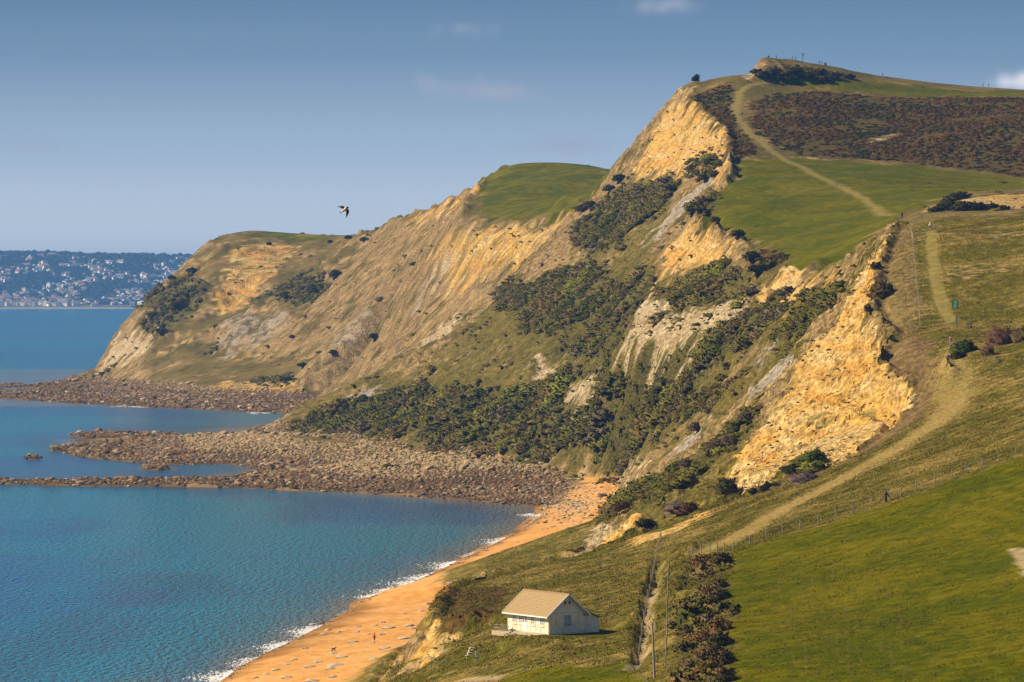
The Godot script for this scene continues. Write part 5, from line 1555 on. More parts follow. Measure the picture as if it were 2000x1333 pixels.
	for s in [-1, 1]:
		node("bench", slab_box(Vector3(-0.9, 0.42, s * 0.72 - 0.13), Vector3(0.9, 0.46, s * 0.72 + 0.13)), mats["post"], tb)
		st = begin()
		bar(st, Vector3(s * 0.65, 0, -0.68), Vector3(s * 0.65, 0.73, -0.2), 0.05, 0.05, 4); bar(st, Vector3(s * 0.65, 0, 0.68), Vector3(s * 0.65, 0.73, 0.2), 0.05, 0.05, 4); bar(st, Vector3(s * 0.65, 0.4, -0.78), Vector3(s * 0.65, 0.4, 0.78), 0.04, 0.04, 4)
		node("leg", done(st), mats["post"], tb)
	# stepping stones down the bank
	for q in [[928, 1266], [926, 1271], [924, 1276], [921, 1281]]:
		var s := hit(q[0] - 3, q[1])
		var e := node(numbered("stone_step"), slab_box(Vector3(-0.55, -0.3, -0.3), Vector3(0.55, 0.04, 0.3)), mats["slab"]); e.position = s; e.rotation.y = 0.3
		tag(e, "pale stone step in the short flight below the chalet", "step", "stone steps below the chalet")

func brace(o: Node3D, a: Vector3, b: Vector3, out: Vector3) -> void:
	var st := begin()
	var y := (b - a).normalized(); var x := y.cross(out).normalized()
	box(st, Vector3(-0.04, 0, -0.03), Vector3(0.04, (b - a).length(), 0.012), Transform3D(Basis(x, y, out), a))
	node("brace", done(st), mats["batten"], o)

func window_on(o: Node3D, at: Vector3, w: float, h: float, side: bool, nx: int, ny: int) -> void:
	var t := Transform3D(Basis(Vector3.BACK, Vector3.UP, Vector3.LEFT), at) if side else Transform3D(Basis.IDENTITY, at)
	var win := node("window", slab_box(Vector3(0.06, 0.06, 0), Vector3(w - 0.06, h - 0.06, 0.03), t), mats["pane"], o)
	var st := begin()
	box(st, Vector3(0, 0, 0), Vector3(0.07, h, 0.08), t); box(st, Vector3(w - 0.07, 0, 0), Vector3(w, h, 0.08), t)
	box(st, Vector3(0.07, h - 0.07, 0), Vector3(w - 0.07, h, 0.08), t); box(st, Vector3(0.07, 0, 0), Vector3(w - 0.07, 0.07, 0.08), t)
	node("frame", done(st), mats["white_paint"], win)
	for k in range(1, nx): node("glazing_bar", slab_box(Vector3(w * k / nx - 0.02, 0.07, 0), Vector3(w * k / nx + 0.02, h - 0.07, 0.065), t), mats["white_paint"], win)
	for k in range(1, ny): node("glazing_bar", slab_box(Vector3(0.07, h * k / ny - 0.018, 0), Vector3(w - 0.07, h * k / ny + 0.018, 0.06), t), mats["white_paint"], win)
	node("sill", slab_box(Vector3(-0.06, -0.06, 0), Vector3(w + 0.06, -0.003, 0.13), t), mats["white_paint"], win)

# ------------------------------------------------------------------ fences
func fence(label: String, pts: PackedVector2Array, gap: float, h: float, r: float, wires: int) -> Node3D:
	var len := 0.0
	for k in pts.size() - 1: len += pts[k].distance_to(pts[k + 1])
	var n := maxi(2, roundi(len / gap) + 1)
	var first := ground(pts[0].x, pts[0].y)
	var o := thing("fence", label, "fence", first)
	var meshes: Array[ArrayMesh] = [post_mesh(h, r), post_mesh(h * 1.06, r * 0.9, 0.05), post_mesh(h * 0.94, r, -0.04)]
	var tops: Array[Vector3] = []
	for i in n:
		var want := len * i / (n - 1); var k := 0
		while k < pts.size() - 2 and want > pts[k].distance_to(pts[k + 1]):
			want -= pts[k].distance_to(pts[k + 1]); k += 1
		var q := pts[k].lerp(pts[k + 1], clampf(want / maxf(pts[k].distance_to(pts[k + 1]), 0.001), 0, 1))
		var g := ground(q.x, q.y) - first
		var e := node("post", meshes[rng.randi() % 3], mats["post"], o)
		e.position = g; e.rotation.y = rng.randf() * TAU
		tops.append(g)
	for w in wires:
		var line: Array[Vector3] = []
		for t in tops: line.append(t + Vector3(0, h * (0.92 - 0.3 * w), 0))
		node("wire", wire_mesh(line, 0.006), mats["wire"], o)
	return o

func fences() -> void:
	fence("post and wire fence along the top of the mown field", drape([1352, 1082, 1390, 1078, 1425, 1077, 1460, 1064, 1500, 1050, 1570, 1033, 1610, 1022, 1645, 1010, 1680, 998, 1740, 980, 1770, 966, 1840, 942, 1870, 930, 1905, 916, 1940, 905, 1972, 893, 2020, 878]), 2.55, 1.3, 0.085, 3)
	fence("leaning wooden posts along the hut side of the sunken path", drape([1248, 1288, 1252, 1255, 1256, 1225, 1261, 1195, 1265, 1172, 1271, 1140, 1277, 1115, 1281, 1092, 1286, 1068, 1290, 1050]), 5.0, 1.25, 0.055, 2)
	fence("close row of pale posts on the bank right of the sunken path", drape([1300, 1304, 1302, 1250, 1303, 1200, 1305, 1150, 1308, 1108]), 2.2, 1.3, 0.06, 2)
	fence("close row of pale posts beside the mown path to the summit", drape([1798, 640, 1796, 600, 1791, 560, 1788, 520, 1784, 480, 1780, 445]), 1.9, 1.2, 0.055, 2)
	fence("short post and wire fence below the green sign", drape([1740, 646, 1765, 645, 1798, 643, 1832, 641, 1860, 640]), 2.6, 1.0, 0.05, 2)
	fence("post and wire fence along the crest of the near hill", drape([1782, 431, 1800, 429, 1820, 427, 1840, 425, 1860, 424, 1880, 423]), 2.4, 1.3, 0.055, 2)
	fence("thin post fence on top of the sandy scar", drape([1905, 382, 1940, 378, 1970, 376, 2010, 373], 1100.0), 3.0, 1.2, 0.06, 2)
	fence("broken posts at the lip of the small cliff by the hut", drape([842, 1302, 868, 1300, 884, 1298, 898, 1297, 912, 1296]), 1.9, 0.95, 0.045, 0)
	# braced strainer post in the field fence
	var p := hit(1731, 981)
	var o := thing("strainer_post", "dark braced straining post standing in the field fence", "post", p, 0.35)
	node("post", post_mesh(1.6, 0.17), mats["dark_wood"], o)
	for s in [-1, 1]:
		var st := begin(); bar(st, Vector3(s * 1.1, -0.1, 0), Vector3(s * 0.05, 1.3, 0), 0.11, 0.11, 6); node("brace", done(st), mats["dark_wood"], o)
	# single posts
	for q in [[1190, 1190, 1.0, 0.09, "short wooden post alone in the grass behind the hut"], [1075, 1288, 0.9, 0.06, "thin dark post in the grass below the hut gable"], [1291, 1055, 1.6, 0.1, "tall post where the sunken path meets the clifftop"]]:
		var e := node(numbered("wooden_post"), post_mesh(q[2], q[3]), mats["post"]); e.position = hit(q[0], q[1])
		tag(e, q[4], "post")
	p = hit(1346, 1088)
	o = thing("path_marker", "dark finger post with a white arrow beside the red bush", "signpost", p)
	node("post", post_mesh(1.25, 0.07), mats["dark_wood"], o)
	node("arrow_plate", slab_box(Vector3(-0.1, 0.75, 0.07), Vector3(0.14, 0.95, 0.1)), mats["white_paint"], o)
	# pole with a stay
	p = at_e(1279, 1322, 16.9)
	p.y = hgt(p.x, -p.z)
	o = thing("utility_pole", "tall bare wooden pole with a stay wire beside the sunken path", "pole", p)
	var st := begin(); bar(st, Vector3(0, -0.6, 0), Vector3(-0.28, 6.1, 0), 0.15, 0.1, 9); node("pole", done(st), mats["post"], o)
	var foot := Vector3(2.0, 0, 1.2); foot.y = hgt(p.x + foot.x, -p.z - foot.z) - p.y
	node("stay_wire", wire_mesh([Vector3(-0.26, 5.6, 0), foot], 0.012), mats["wire"], o)
	# notice post near the small cliff
	p = hit(930, 1296)
	o = thing("notice_post", "white topped notice post in the grass near the small cliff", "signpost", p, 0.3)
	node("post", post_mesh(1.3, 0.06), mats["post"], o)
	node("notice_board", slab_box(Vector3(-0.15, 1.0, 0.06), Vector3(0.15, 1.45, 0.1)), mats["white_paint"], o)
	node("arm", slab_box(Vector3(-0.05, 0.78, 0.06), Vector3(0.42, 0.92, 0.1)), mats["white_paint"], o)
	# signs
	p = hit(1866, 603)
	o = thing("trail_sign", "green notice board with a pale emblem and lines beside the mown path", "sign", p, -0.1)
	for s in [-0.42, 0.42]: node("post", post_mesh(1.5, 0.04), mats["dark_wood"], o).position.x = s
	node("board", slab_box(Vector3(-0.56, 0.18, 0.05), Vector3(0.56, 1.55, 0.09)), mats["green_sign"], o)
	st = begin()
	for k in 14:
		var u := PI * k / 14.0 - 0.25; var w := PI * (k + 1) / 14.0 - 0.25
		quad(st, Vector3(cos(u) * 0.2, 1.05 + sin(u) * 0.26, 0.095), Vector3(cos(w) * 0.2, 1.05 + sin(w) * 0.26, 0.095), Vector3(cos(w) * 0.3, 1.05 + sin(w) * 0.38, 0.095), Vector3(cos(u) * 0.3, 1.05 + sin(u) * 0.38, 0.095))
	node("emblem", done(st), mats["sign_ink"], o)
	st = begin()
	box(st, Vector3(-0.06, 0.85, 0.09), Vector3(0.06, 1.2, 0.096)); box(st, Vector3(-0.25, 0.78, 0.09), Vector3(0.25, 0.86, 0.096)); box(st, Vector3(-0.3, 0.6, 0.09), Vector3(0.3, 0.67, 0.096)); box(st, Vector3(-0.33, 0.45, 0.09), Vector3(0.33, 0.53, 0.096)); box(st, Vector3(-0.3, 0.28, 0.09), Vector3(0.3, 0.38, 0.096))
	node("lettering", done(st), mats["sign_ink"], o)
	p = hit(1868, 640)
	o = thing("information_sign", "narrow grey sign on a post below the green notice board", "sign", p, 0.4)
	node("post", post_mesh(1.9, 0.05), mats["post"], o)
	node("board", slab_box(Vector3(-0.22, 0.7, 0.05), Vector3(0.22, 1.95, 0.09)), mats["grey_sign"], o)
	p = hit(1893, 642)
	o = thing("stile", "wooden stile with pale uprights in the hedge beside the grey sign", "stile", p, 0.3)
	for s in [-0.5, -0.15, 0.35, 0.55]: node("upright", post_mesh(1.05 + 0.15 * sin(s * 9.0), 0.07), mats["post"], o).position.x = s
	for y in [0.3, 0.65, 0.95]: node("rail", slab_box(Vector3(-0.55, y, 0.06), Vector3(0.6, y + 0.1, 0.11)), mats["post"], o)
	node("step", slab_box(Vector3(-0.2, 0.38, -0.4), Vector3(0.2, 0.44, 0.45)), mats["post"], o)
	p = hit(1948, 708)
	o = thing("wooden_bench", "weathered wooden bench facing away under the brown bushes", "bench", p, 0.5)
	for s in [-0.45, 0.45]:
		node("leg", slab_box(Vector3(s - 0.05, -0.1, -0.2), Vector3(s + 0.05, 0.45, -0.1)), mats["post"], o); node("leg", slab_box(Vector3(s - 0.05, -0.1, 0.15), Vector3(s + 0.05, 0.95, 0.25)), mats["post"], o)
	node("seat", slab_box(Vector3(-0.6, 0.45, -0.25), Vector3(0.6, 0.51, 0.14)), mats["post"], o); node("backrest", slab_box(Vector3(-0.6, 0.7, 0.1), Vector3(0.6, 0.9, 0.15)), mats["post"], o)
	# beacon
	p = stand(1568, 1733.0)
	o = thing("fire_beacon", "iron fire basket on a tall post at the summit", "beacon", p)
	st = begin(); bar(st, Vector3(0, -0.5, 0), Vector3(0, 2.7, 0), 0.13, 0.1, 8); node("post", done(st), mats["metal"], o)
	st = begin()
	for k in 8:
		var th := TAU * k / 8.0; var u := Vector3(cos(th), 0, sin(th))
		bar(st, Vector3(0, 2.5, 0) + u * 0.18, Vector3(0, 3.0, 0) + u * 0.42, 0.04, 0.04, 4); bar(st, Vector3(0, 3.0, 0) + u * 0.42, Vector3(0, 3.75, 0) + u * 0.48, 0.04, 0.04, 4)
		var w := Vector3(cos(th + TAU / 8), 0, sin(th + TAU / 8))
		for y in [[2.98, 0.42], [3.7, 0.48]]: bar(st, Vector3(0, y[0], 0) + u * y[1], Vector3(0, y[0], 0) + w * y[1], 0.04, 0.04, 4)
	node("basket", done(st), mats["metal"], o)
	p = stand(1612, 1738.0)
	o = thing("summit_plinth", "dark square plinth beside the walkers right of the beacon", "plinth", p)
	node("base", slab_box(Vector3(-0.55, -0.3, -0.55), Vector3(0.55, 0.25, 0.55)), mats["dark_wood"], o); node("block", slab_box(Vector3(-0.42, 0.25, -0.42), Vector3(0.42, 1.1, 0.42)), mats["dark_wood"], o)
	p = stand(1501, 1727.0)
	o = thing("toposcope", "small squat pillar on the left end of the summit", "pillar", p)
	node("pillar", slab_box(Vector3(-0.3, -0.3, -0.3), Vector3(0.3, 0.9, 0.3)), mats["dark_wood"], o); node("cap", slab_box(Vector3(-0.42, 0.9, -0.42), Vector3(0.42, 1.02, 0.42)), mats["dark_wood"], o)

# ------------------------------------------------------------------ people and animals: bones with radii, blended into one skin
func skin(bones: Array, cell: float, blend := 0.035) -> ArrayMesh:
	var lo := Vector3(9, 9, 9); var hi := -lo
	for b in bones:
		for q in [[b[0], b[1]], [b[2], b[3]]]:
			lo = lo.min(q[0] - Vector3.ONE * (q[1] + 0.06)); hi = hi.max(q[0] + Vector3.ONE * (q[1] + 0.06))
	var n := Vector3i(((hi - lo) / cell).ceil()) + Vector3i.ONE
	var f := PackedFloat32Array(); f.resize(n.x * n.y * n.z); f.fill(1.0)
	var own := PackedInt32Array(); own.resize(f.size())
	var nearest := PackedFloat32Array(); nearest.resize(f.size()); nearest.fill(9.0)
	for bi in bones.size():
		var b: Array = bones[bi]
		var a: Vector3 = b[0]; var c: Vector3 = b[2]; var ra: float = b[1]; var rc: float = b[3]
		var ac := c - a; var l2 := maxf(ac.length_squared(), 1e-8)
		var m := maxf(ra, rc) + 0.1
		var l := Vector3i(((a.min(c) - Vector3.ONE * m - lo) / cell).floor()).clamp(Vector3i.ZERO, n - Vector3i.ONE)
		var h := Vector3i(((a.max(c) + Vector3.ONE * m - lo) / cell).ceil()).clamp(Vector3i.ZERO, n - Vector3i.ONE)
		for z in range(l.z, h.z + 1):
			for y in range(l.y, h.y + 1):
				for x in range(l.x, h.x + 1):
					var p := lo + Vector3(x, y, z) * cell
					var t := clampf((p - a).dot(ac) / l2, 0, 1)
					var dd := (p - a - ac * t).length() - lerpf(ra, rc, t)
					var o := (z * n.y + y) * n.x + x
					if dd < nearest[o]: nearest[o] = dd; own[o] = bi
					var k := clampf(0.5 + 0.5 * (f[o] - dd) / blend, 0, 1)
					f[o] = lerpf(f[o], dd, k) - blend * k * (1 - k)
	var vid := PackedInt32Array(); vid.resize(f.size()); vid.fill(-1)
	var V := PackedVector3Array(); var C := PackedColorArray(); var I := PackedInt32Array()
	for z in n.z - 1:
		for y in n.y - 1:
			for x in n.x - 1:
				var o := (z * n.y + y) * n.x + x
				var sum := Vector3.ZERO; var cnt := 0
				for e in [[0, 0, 0, 1, 0, 0], [0, 1, 0, 1, 1, 0], [0, 0, 1, 1, 0, 1], [0, 1, 1, 1, 1, 1], [0, 0, 0, 0, 1, 0], [1, 0, 0, 1, 1, 0], [0, 0, 1, 0, 1, 1], [1, 0, 1, 1, 1, 1], [0, 0, 0, 0, 0, 1], [1, 0, 0, 1, 0, 1], [0, 1, 0, 0, 1, 1], [1, 1, 0, 1, 1, 1]]:
					var f0 := f[o + (e[2] * n.y + e[1]) * n.x + e[0]]; var f1 := f[o + (e[5] * n.y + e[4]) * n.x + e[3]]
					if (f0 < 0) != (f1 < 0):
						sum += Vector3(e[0], e[1], e[2]).lerp(Vector3(e[3], e[4], e[5]), f0 / (f0 - f1)); cnt += 1
				if cnt:
					vid[o] = V.size(); V.append(lo + (Vector3(x, y, z) + sum / cnt) * cell); C.append(bones[own[o]][4])
	var sx := 1; var sy := n.x; var sz := n.x * n.y
	for z in range(1, n.z - 1):
		for y in range(1, n.y - 1):
			for x in range(1, n.x - 1):
				var o := (z * n.y + y) * n.x + x
				for ax in [[sx, sy, sz], [sy, sz, sx], [sz, sx, sy]]:
					var f0 := f[o]; var f1 := f[o + ax[0]]
					if (f0 < 0) == (f1 < 0): continue
					var a := vid[o - ax[1] - ax[2]]; var b := vid[o - ax[2]]; var c := vid[o]; var e := vid[o - ax[1]]
					if a < 0 or b < 0 or c < 0 or e < 0: continue
					I.append_array(PackedInt32Array([a, c, b, a, e, c] if f0 < 0 else [a, b, c, a, c, e]))
	var st := SurfaceTool.new(); st.begin(Mesh.PRIMITIVE_TRIANGLES)
	for k in V.size():
		st.set_color(C[k]); st.add_vertex(V[k])
	for k in I: st.add_index(k)
	st.generate_normals()
	return st.commit()

func figure(top: Color, legs: Color, hair: Color, stride: float, cell := 0.035, shorts := false, hat := false, pack := false) -> ArrayMesh:
	var flesh := Color(0.5, 0.3, 0.2); var shoe := Color(0.06, 0.05, 0.04)
	var b: Array = []
	for s in [-1.0, 1.0]:
		var k: float = s * stride
		var hip := Vector3(s * 0.09, 0.93, 0); var knee := Vector3(s * 0.1, 0.5, k * 0.55 + 0.05); var heel := Vector3(s * 0.1, 0.09, k - 0.02)
		b.append([hip, 0.095, knee, 0.066, legs]); b.append([knee, 0.06, heel, 0.045, flesh if shorts else legs])
		b.append([heel + Vector3(0, -0.04, -0.03), 0.045, heel + Vector3(0, -0.05, 0.17), 0.04, shoe])
		var sh := Vector3(s * 0.18, 1.41, 0); var el := Vector3(s * 0.25, 1.14, -k * 0.5 - 0.03); var wr := Vector3(s * 0.24, 0.92, -k * 0.8 + 0.08)
		b.append([sh, 0.062, el, 0.05, top]); b.append([el, 0.048, wr, 0.036, flesh if shorts else top]); b.append([wr, 0.034, wr + Vector3(0, -0.09, 0.02), 0.032, flesh])
		b.append([wr + Vector3(-s * 0.01, -0.02, 0.02), 0.015, wr + Vector3(-s * 0.025, -0.08, 0.055), 0.012, flesh])
	b.append([Vector3(0, 0.94, 0), 0.14, Vector3(0, 1.08, 0), 0.135, legs]); b.append([Vector3(0, 1.1, 0), 0.135, Vector3(0, 1.33, 0), 0.155, top])
	b.append([Vector3(-0.15, 1.4, 0), 0.075, Vector3(0.15, 1.4, 0), 0.075, top]); b.append([Vector3(0, 1.42, 0), 0.06, Vector3(0, 1.54, 0.015), 0.052, flesh])
	b.append([Vector3(0, 1.59, 0.03), 0.075, Vector3(0, 1.66, 0.01), 0.092, flesh]); b.append([Vector3(0, 1.6, 0.1), 0.018, Vector3(0, 1.63, 0.105), 0.014, flesh])
	b.append([Vector3(0, 1.69, -0.025), 0.095, Vector3(0, 1.62, -0.05), 0.08, hair])
	if hat:
		b.append([Vector3(0, 1.74, 0), 0.1, Vector3(0, 1.77, 0), 0.09, hair]); b.append([Vector3(0, 1.71, 0.08), 0.05, Vector3(0, 1.7, 0.16), 0.03, hair])
	if pack: b.append([Vector3(0, 1.12, -0.19), 0.12, Vector3(0, 1.34, -0.18), 0.12, Color(0.05, 0.05, 0.07)])
	return skin(b, cell)

func person(me: ArrayMesh, px: float, py: float, turn: float, label: String, from := 385.0, at := 0.0) -> void:
	var p := stand(px, at) if at > 0.0 else hit(px, py, from)
	var o := thing("person", label, "person", p, turn)
	node("body", me, mats["cloth"], o)

func people() -> void:
	person(figure(Color(0.62, 0.03, 0.015), Color(0.03, 0.03, 0.035), Color(0.12, 0.08, 0.05), 0.1, 0.036, true), 731, 1257, 2.2, "person in a red shirt and dark shorts standing on the beach")
	person(figure(Color(0.5, 0.2, 0.5), Color(0.55, 0.35, 0.38), Color(0.25, 0.15, 0.08), 0.12, 0.036), 1857, 676, 0.3, "person in a pink jacket coming down the steps from the stile")
	person(figure(Color(0.06, 0.065, 0.12), Color(0.03, 0.03, 0.04), Color(0.2, 0.18, 0.16), 0.16, 0.036, false, false, true), 1852, 712, 2.9, "person in dark clothes with a rucksack walking below the stile")
	person(figure(Color(0.75, 0.72, 0.75), Color(0.28, 0.22, 0.3), Color(0.75, 0.68, 0.6), 0.18, 0.036, true, true), 1817, 451, 3.1, "person in a white top and sun hat climbing the mown path")
	var dk := figure(Color(0.04, 0.045, 0.06), Color(0.03, 0.03, 0.035), Color(0.05, 0.04, 0.03), 0.16, 0.06)
	var lt := figure(Color(0.5, 0.48, 0.48), Color(0.05, 0.05, 0.08), Color(0.1, 0.08, 0.05), 0.16, 0.06)
	var bl := figure(Color(0.06, 0.09, 0.2), Color(0.04, 0.04, 0.05), Color(0.1, 0.08, 0.05), 0.12, 0.06)
	person(dk, 1762, 428, 0.4, "dark figure standing on the skyline of the near hill", 800.0, 889.0)
	person(lt, 1445, 226, 0.5, "left of two pale topped walkers on the steep summit path", 1400.0); person(bl, 1450, 226, 0.2, "right of two walkers on the steep summit path", 1400.0)
	person(dk, 1635, 366, 1.2, "walker in dark clothes on the path across the hanging field", 1050.0)
	person(dk, 1462, 163, 0.2, "left of two figures resting below the summit rocks", 1500.0); person(lt, 1466, 163, 0.1, "right of two figures resting below the summit rocks", 1500.0)
	person(dk, 1516, 117, 1.0, "figure alone on the left half of the summit skyline", 1650.0, 1730.0)
	person(dk, 1548, 118, 1.4, "slim figure on the summit left of the beacon", 1650.0, 1731.0); person(bl, 1554, 118, 2.0, "broader figure on the summit just left of the beacon", 1650.0, 1732.0)
	person(dk, 1600, 128, 2.2, "left of two figures on the skyline right of the beacon", 1650.0, 1737.0); person(bl, 1605, 128, 2.4, "right of two figures on the skyline right of the beacon", 1650.0, 1738.0)
	person(dk, 1724, 152, 1.0, "figure alone on the skyline where the ridge falls", 1650.0, 1744.0)
	person(dk, 1920, 174, 1.2, "left of two figures on the skyline near the right edge", 1650.0, 1735.0); person(dk, 1931, 174, 1.9, "right of two figures on the skyline near the right edge", 1650.0, 1734.0)
	# dogs
	var coat := Color(0.02, 0.018, 0.016)
	var b: Array = []
	b.append([Vector3(0, 0.42, -0.22), 0.1, Vector3(0, 0.42, 0.2), 0.13, coat]); b.append([Vector3(0, 0.46, 0.2), 0.1, Vector3(0, 0.6, 0.36), 0.07, coat])
	b.append([Vector3(0, 0.62, 0.36), 0.075, Vector3(0, 0.6, 0.44), 0.06, coat]); b.append([Vector3(0, 0.59, 0.46), 0.042, Vector3(0, 0.57, 0.55), 0.032, coat])
	for s in [-1.0, 1.0]:
		b.append([Vector3(s * 0.05, 0.67, 0.35), 0.03, Vector3(s * 0.085, 0.58, 0.36), 0.02, coat])
		b.append([Vector3(s * 0.08, 0.38, 0.19), 0.06, Vector3(s * 0.08, 0.2, 0.2 + s * 0.08), 0.035, coat]); b.append([Vector3(s * 0.08, 0.2, 0.2 + s * 0.08), 0.033, Vector3(s * 0.08, 0.03, 0.19 + s * 0.13), 0.028, coat])
		b.append([Vector3(s * 0.08, 0.38, -0.2), 0.075, Vector3(s * 0.08, 0.26, -0.14 - s * 0.06), 0.05, coat]); b.append([Vector3(s * 0.08, 0.26, -0.14 - s * 0.06), 0.042, Vector3(s * 0.08, 0.16, -0.27 - s * 0.06), 0.03, coat]); b.append([Vector3(s * 0.08, 0.16, -0.27 - s * 0.06), 0.03, Vector3(s * 0.08, 0.03, -0.25 - s * 0.06), 0.028, coat])
	b.append([Vector3(0, 0.46, -0.28), 0.035, Vector3(0, 0.52, -0.52), 0.02, coat])
	var dog := skin(b, 0.03)
	var p := hit(651, 1273)
	var o := thing("dog", "black dog walking on the beach near the person in red", "dog", p, PI / 2 - 0.2); node("body", dog, mats["cloth"], o)
	p = hit(1641, 366, 1050.0)
	o = thing("dog", "pale brown dog beside the walker in the hanging field", "dog", p, PI / 2)
	var m: StandardMaterial3D = mats["cloth"].duplicate(); m.albedo_color = Color(1, 1, 1); m.vertex_color_use_as_albedo = false; m.albedo_color = Color(0.3, 0.24, 0.16).linear_to_srgb()
	node("body", dog, m, o)
	bird()

func bird() -> void:
	# a swallow banking past, some eighty metres off
	var d := 80.0
	var c := at_d(671, 409, d)
	var o := thing("swallow", "swallow with curved dark wings and pale belly banking in the sky", "bird", c)
	var s := 0.01   # metres to a column at that distance
	var white := Color(0.62, 0.52, 0.4); var black := Color(0.02, 0.016, 0.015)
	var b: Array = []
	var head := Vector3(8.0, 3.5, 3) * s; var chest := Vector3(4.0, 1.0, 1.5) * s; var rump := Vector3(-4.5, -5.0, -2) * s
	b.append([head, 0.017, chest, 0.026, black]); b.append([chest, 0.03, Vector3(0, -2, 0) * s, 0.026, white]); b.append([Vector3(0, -2, 0) * s, 0.026, rump, 0.012, white]); b.append([head, 0.01, head + Vector3(2.4, 0.8, 1) * s, 0.003, black])
	node("body", skin(b, 0.0045, 0.012), mats["cloth"], o)
	var wing := func(root: Vector3, elbow: Vector3, tip: Vector3, wide: float) -> ArrayMesh:
		var st := begin()
		var prev: Array[Vector3] = []
		for k in 11:
			var t := k / 10.0
			var m := root.lerp(elbow, t).lerp(elbow.lerp(tip, t), t)
			var tan_ := (elbow - root).lerp(tip - elbow, t).normalized()
			var across := tan_.cross(Vector3(0.15, 0.2, 1)).normalized()
			var w := wide * (1.0 - t * t) * (0.8 + 0.5 * sin(PI * t)) + 0.002
			var ring: Array[Vector3] = [m + across * w * 0.35, m + Vector3(0, 0, 0.006 * (1.1 - t)), m - across * w * 0.65, m - Vector3(0, 0, 0.003)]
			if k:
				for q in 4: quad(st, prev[q], prev[(q + 1) % 4], ring[(q + 1) % 4], ring[q])
			prev = ring
		return done(st)
	var dark := flat_mat("feather", Color(0.03, 0.022, 0.02), 0.6)
	node("wing", wing.call(Vector3(2.5, 2.5, 0) * s, Vector3(-3, 6.5, 4) * s, Vector3(-13, 5.0, -3) * s, 0.05), dark, o)
	node("wing", wing.call(Vector3(4.5, 0, 0) * s, Vector3(10, -4.5, 5) * s, Vector3(3.0, -18, -2) * s, 0.052), dark, o)
	for q in [Vector3(-9.5, -5.0, -3), Vector3(-6.5, -8.8, -3)]:
		var st := begin(); bar(st, Vector3(-3.5, -4.4, -2) * s, Vector3(-5.5, -5.6, -2.3) * s, 0.012, 0.008, 5); bar(st, Vector3(-5.5, -5.6, -2.3) * s, q * s, 0.008, 0.002, 5); node("tail_feather", done(st), dark, o)

# ------------------------------------------------------------------ sky
func sky_texture() -> ImageTexture:
	var w := 4096; var h := 2048
	var im := Image.create(w, h, false, Image.FORMAT_RGBA8)
	for j in h:
		var e := 90.0 - (j + 0.5) * 180.0 / h
		im.fill_rect(Rect2i(0, j, w, 1), sky_color(e).linear_to_srgb())
	# small clouds: bearing to the right of the view and height, both in degrees
	var list: Array = []
	for q in [[950, 175, 90, 20, 0.95], [1115, 282, 90, 16, 0.8], [1285, 8, 70, 16, 0.9], [905, 55, 60, 9, 0.7], [830, 160, 24, 18, 0.7], [45, 280, 66, 9, 0.8], [1990, 158, 45, 18, 1.6], [400, 60, 420, 10, 0.12]]:
		list.append([rad_to_deg(atan((q[0] - 1000) / LENS)), rad_to_deg(atan((565 - q[1]) / LENS)), q[2] / LENS * 57.3, q[3] / LENS * 57.3, q[4]])
	var r := RandomNumberGenerator.new(); r.seed = 5
	for k in 150: list.append([r.randf_range(8, 352), r.randf_range(0.6, 9.0), r.randf_range(0.3, 1.3), r.randf_range(0.06, 0.25), r.randf_range(0.3, 0.8)])
	var n := FastNoiseLite.new(); n.seed = 9; n.frequency = 0.9; n.fractal_octaves = 4
	for q in list:
		# straight ahead (-z) lies at the seam of the sheet, columns growing to the right
		var cx: float = q[0] / 360.0 * w; var cy: float = (90.0 - q[1]) / 180.0 * h
		var rx: float = q[2] * 1.35 / 360.0 * w; var ry: float = q[3] * 1.35 / 180.0 * h
		for j in range(int(cy - ry * 2.5) - 1, int(cy + ry * 2.5) + 2):
			for i in range(int(cx - rx * 1.8) - 1, int(cx + rx * 1.8) + 2):
				var u := (i - cx) / rx; var v := (j - cy) / ry
				if v > 0: v *= 1.6
				var m := 1.0 - sqrt(u * u + v * v) + 0.75 * n.get_noise_2d(i * 0.35 + q[0] * 7.0, j * 0.8)
				if m <= 0.0: continue
				var a := clampf(m * 1.3, 0, 1) * minf(q[4], 1.0)
				var c := im.get_pixel(posmod(i, w), j)
				var to := Color(0.59, 0.62, 0.69) if q[4] < 1.0 else Color(0.86, 0.85, 0.88)
				im.set_pixel(posmod(i, w), j, c.lerp(to * Color(0.87, 0.87, 0.87), a))
	return ImageTexture.create_from_image(im)

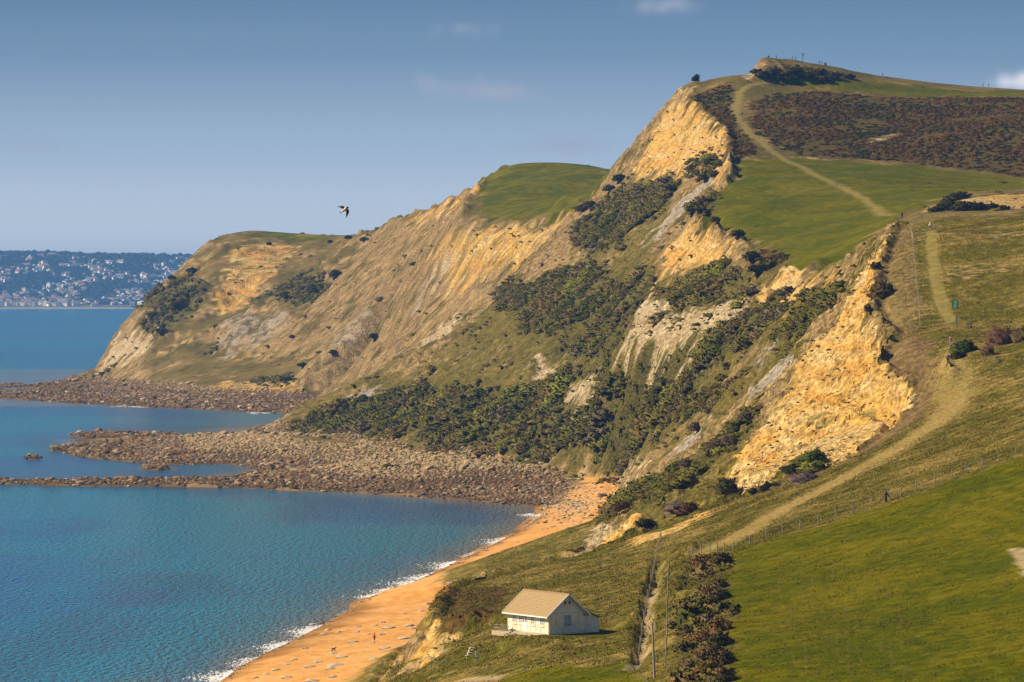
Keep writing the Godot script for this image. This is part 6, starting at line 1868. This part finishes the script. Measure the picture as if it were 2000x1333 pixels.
func sky_color(e: float) -> Color:
	if e < 0.0: return Color(0.12, 0.15, 0.185)
	var stops := [[0.0, Color(0.85, 0.86, 0.88)], [0.7, Color(0.7, 0.75, 0.82)], [1.8, Color(0.42, 0.53, 0.67)], [3.2, Color(0.2, 0.32, 0.47)], [4.2, Color(0.13, 0.235, 0.38)], [10.0, Color(0.1, 0.2, 0.36)], [30.0, Color(0.08, 0.17, 0.34)], [90.0, Color(0.05, 0.12, 0.27)]]
	for k in stops.size() - 1:
		if e <= stops[k + 1][0]:
			return stops[k][1].lerp(stops[k + 1][1], (e - stops[k][0]) / (stops[k + 1][0] - stops[k][0])) * 0.588
	return stops[-1][1] * 0.588

func _ready() -> void:
	rng.seed = 7
	setup_noise()
	var cam := Camera3D.new(); cam.name = "camera"
	cam.position = Vector3(0, EYE, 0); cam.rotation.x = -TILT
	cam.fov = rad_to_deg(2 * atan(666.5 / LENS)); cam.near = 1.0; cam.far = 40000.0
	add_child(cam)
	var env := Environment.new()
	env.background_mode = Environment.BG_SKY
	var sky := Sky.new(); var sm := PanoramaSkyMaterial.new()
	sm.panorama = sky_texture(); sky.sky_material = sm; env.sky = sky
	env.tonemap_mode = Environment.TONE_MAPPER_LINEAR; env.tonemap_exposure = 1.7
	env.sdfgi_enabled = true; env.ssao_enabled = true; env.ssil_enabled = true
	var we := WorldEnvironment.new(); we.environment = env; add_child(we)
	var sun := DirectionalLight3D.new(); sun.name = "sun"
	var to_sun := Vector3(-cos(deg_to_rad(2)), tan(deg_to_rad(40)), sin(deg_to_rad(2)))
	sun.look_at_from_position(to_sun, Vector3.ZERO)
	sun.light_energy = 1.6; sun.light_angular_distance = 0.5; sun.light_color = Color(1, 0.91, 0.77); sun.shadow_enabled = true
	add_child(sun)
	env.fog_enabled = true; env.fog_density = 0.000058; env.fog_light_color = Color(0.45, 0.7, 1.0)
	make_materials()
	make_zones()
	reefs()
	steepness()
	lay_cover()
	terrain()
	sea()
	town()
	vegetation()
	bushes()
	rocks()
	hut()
	fences()
	people()
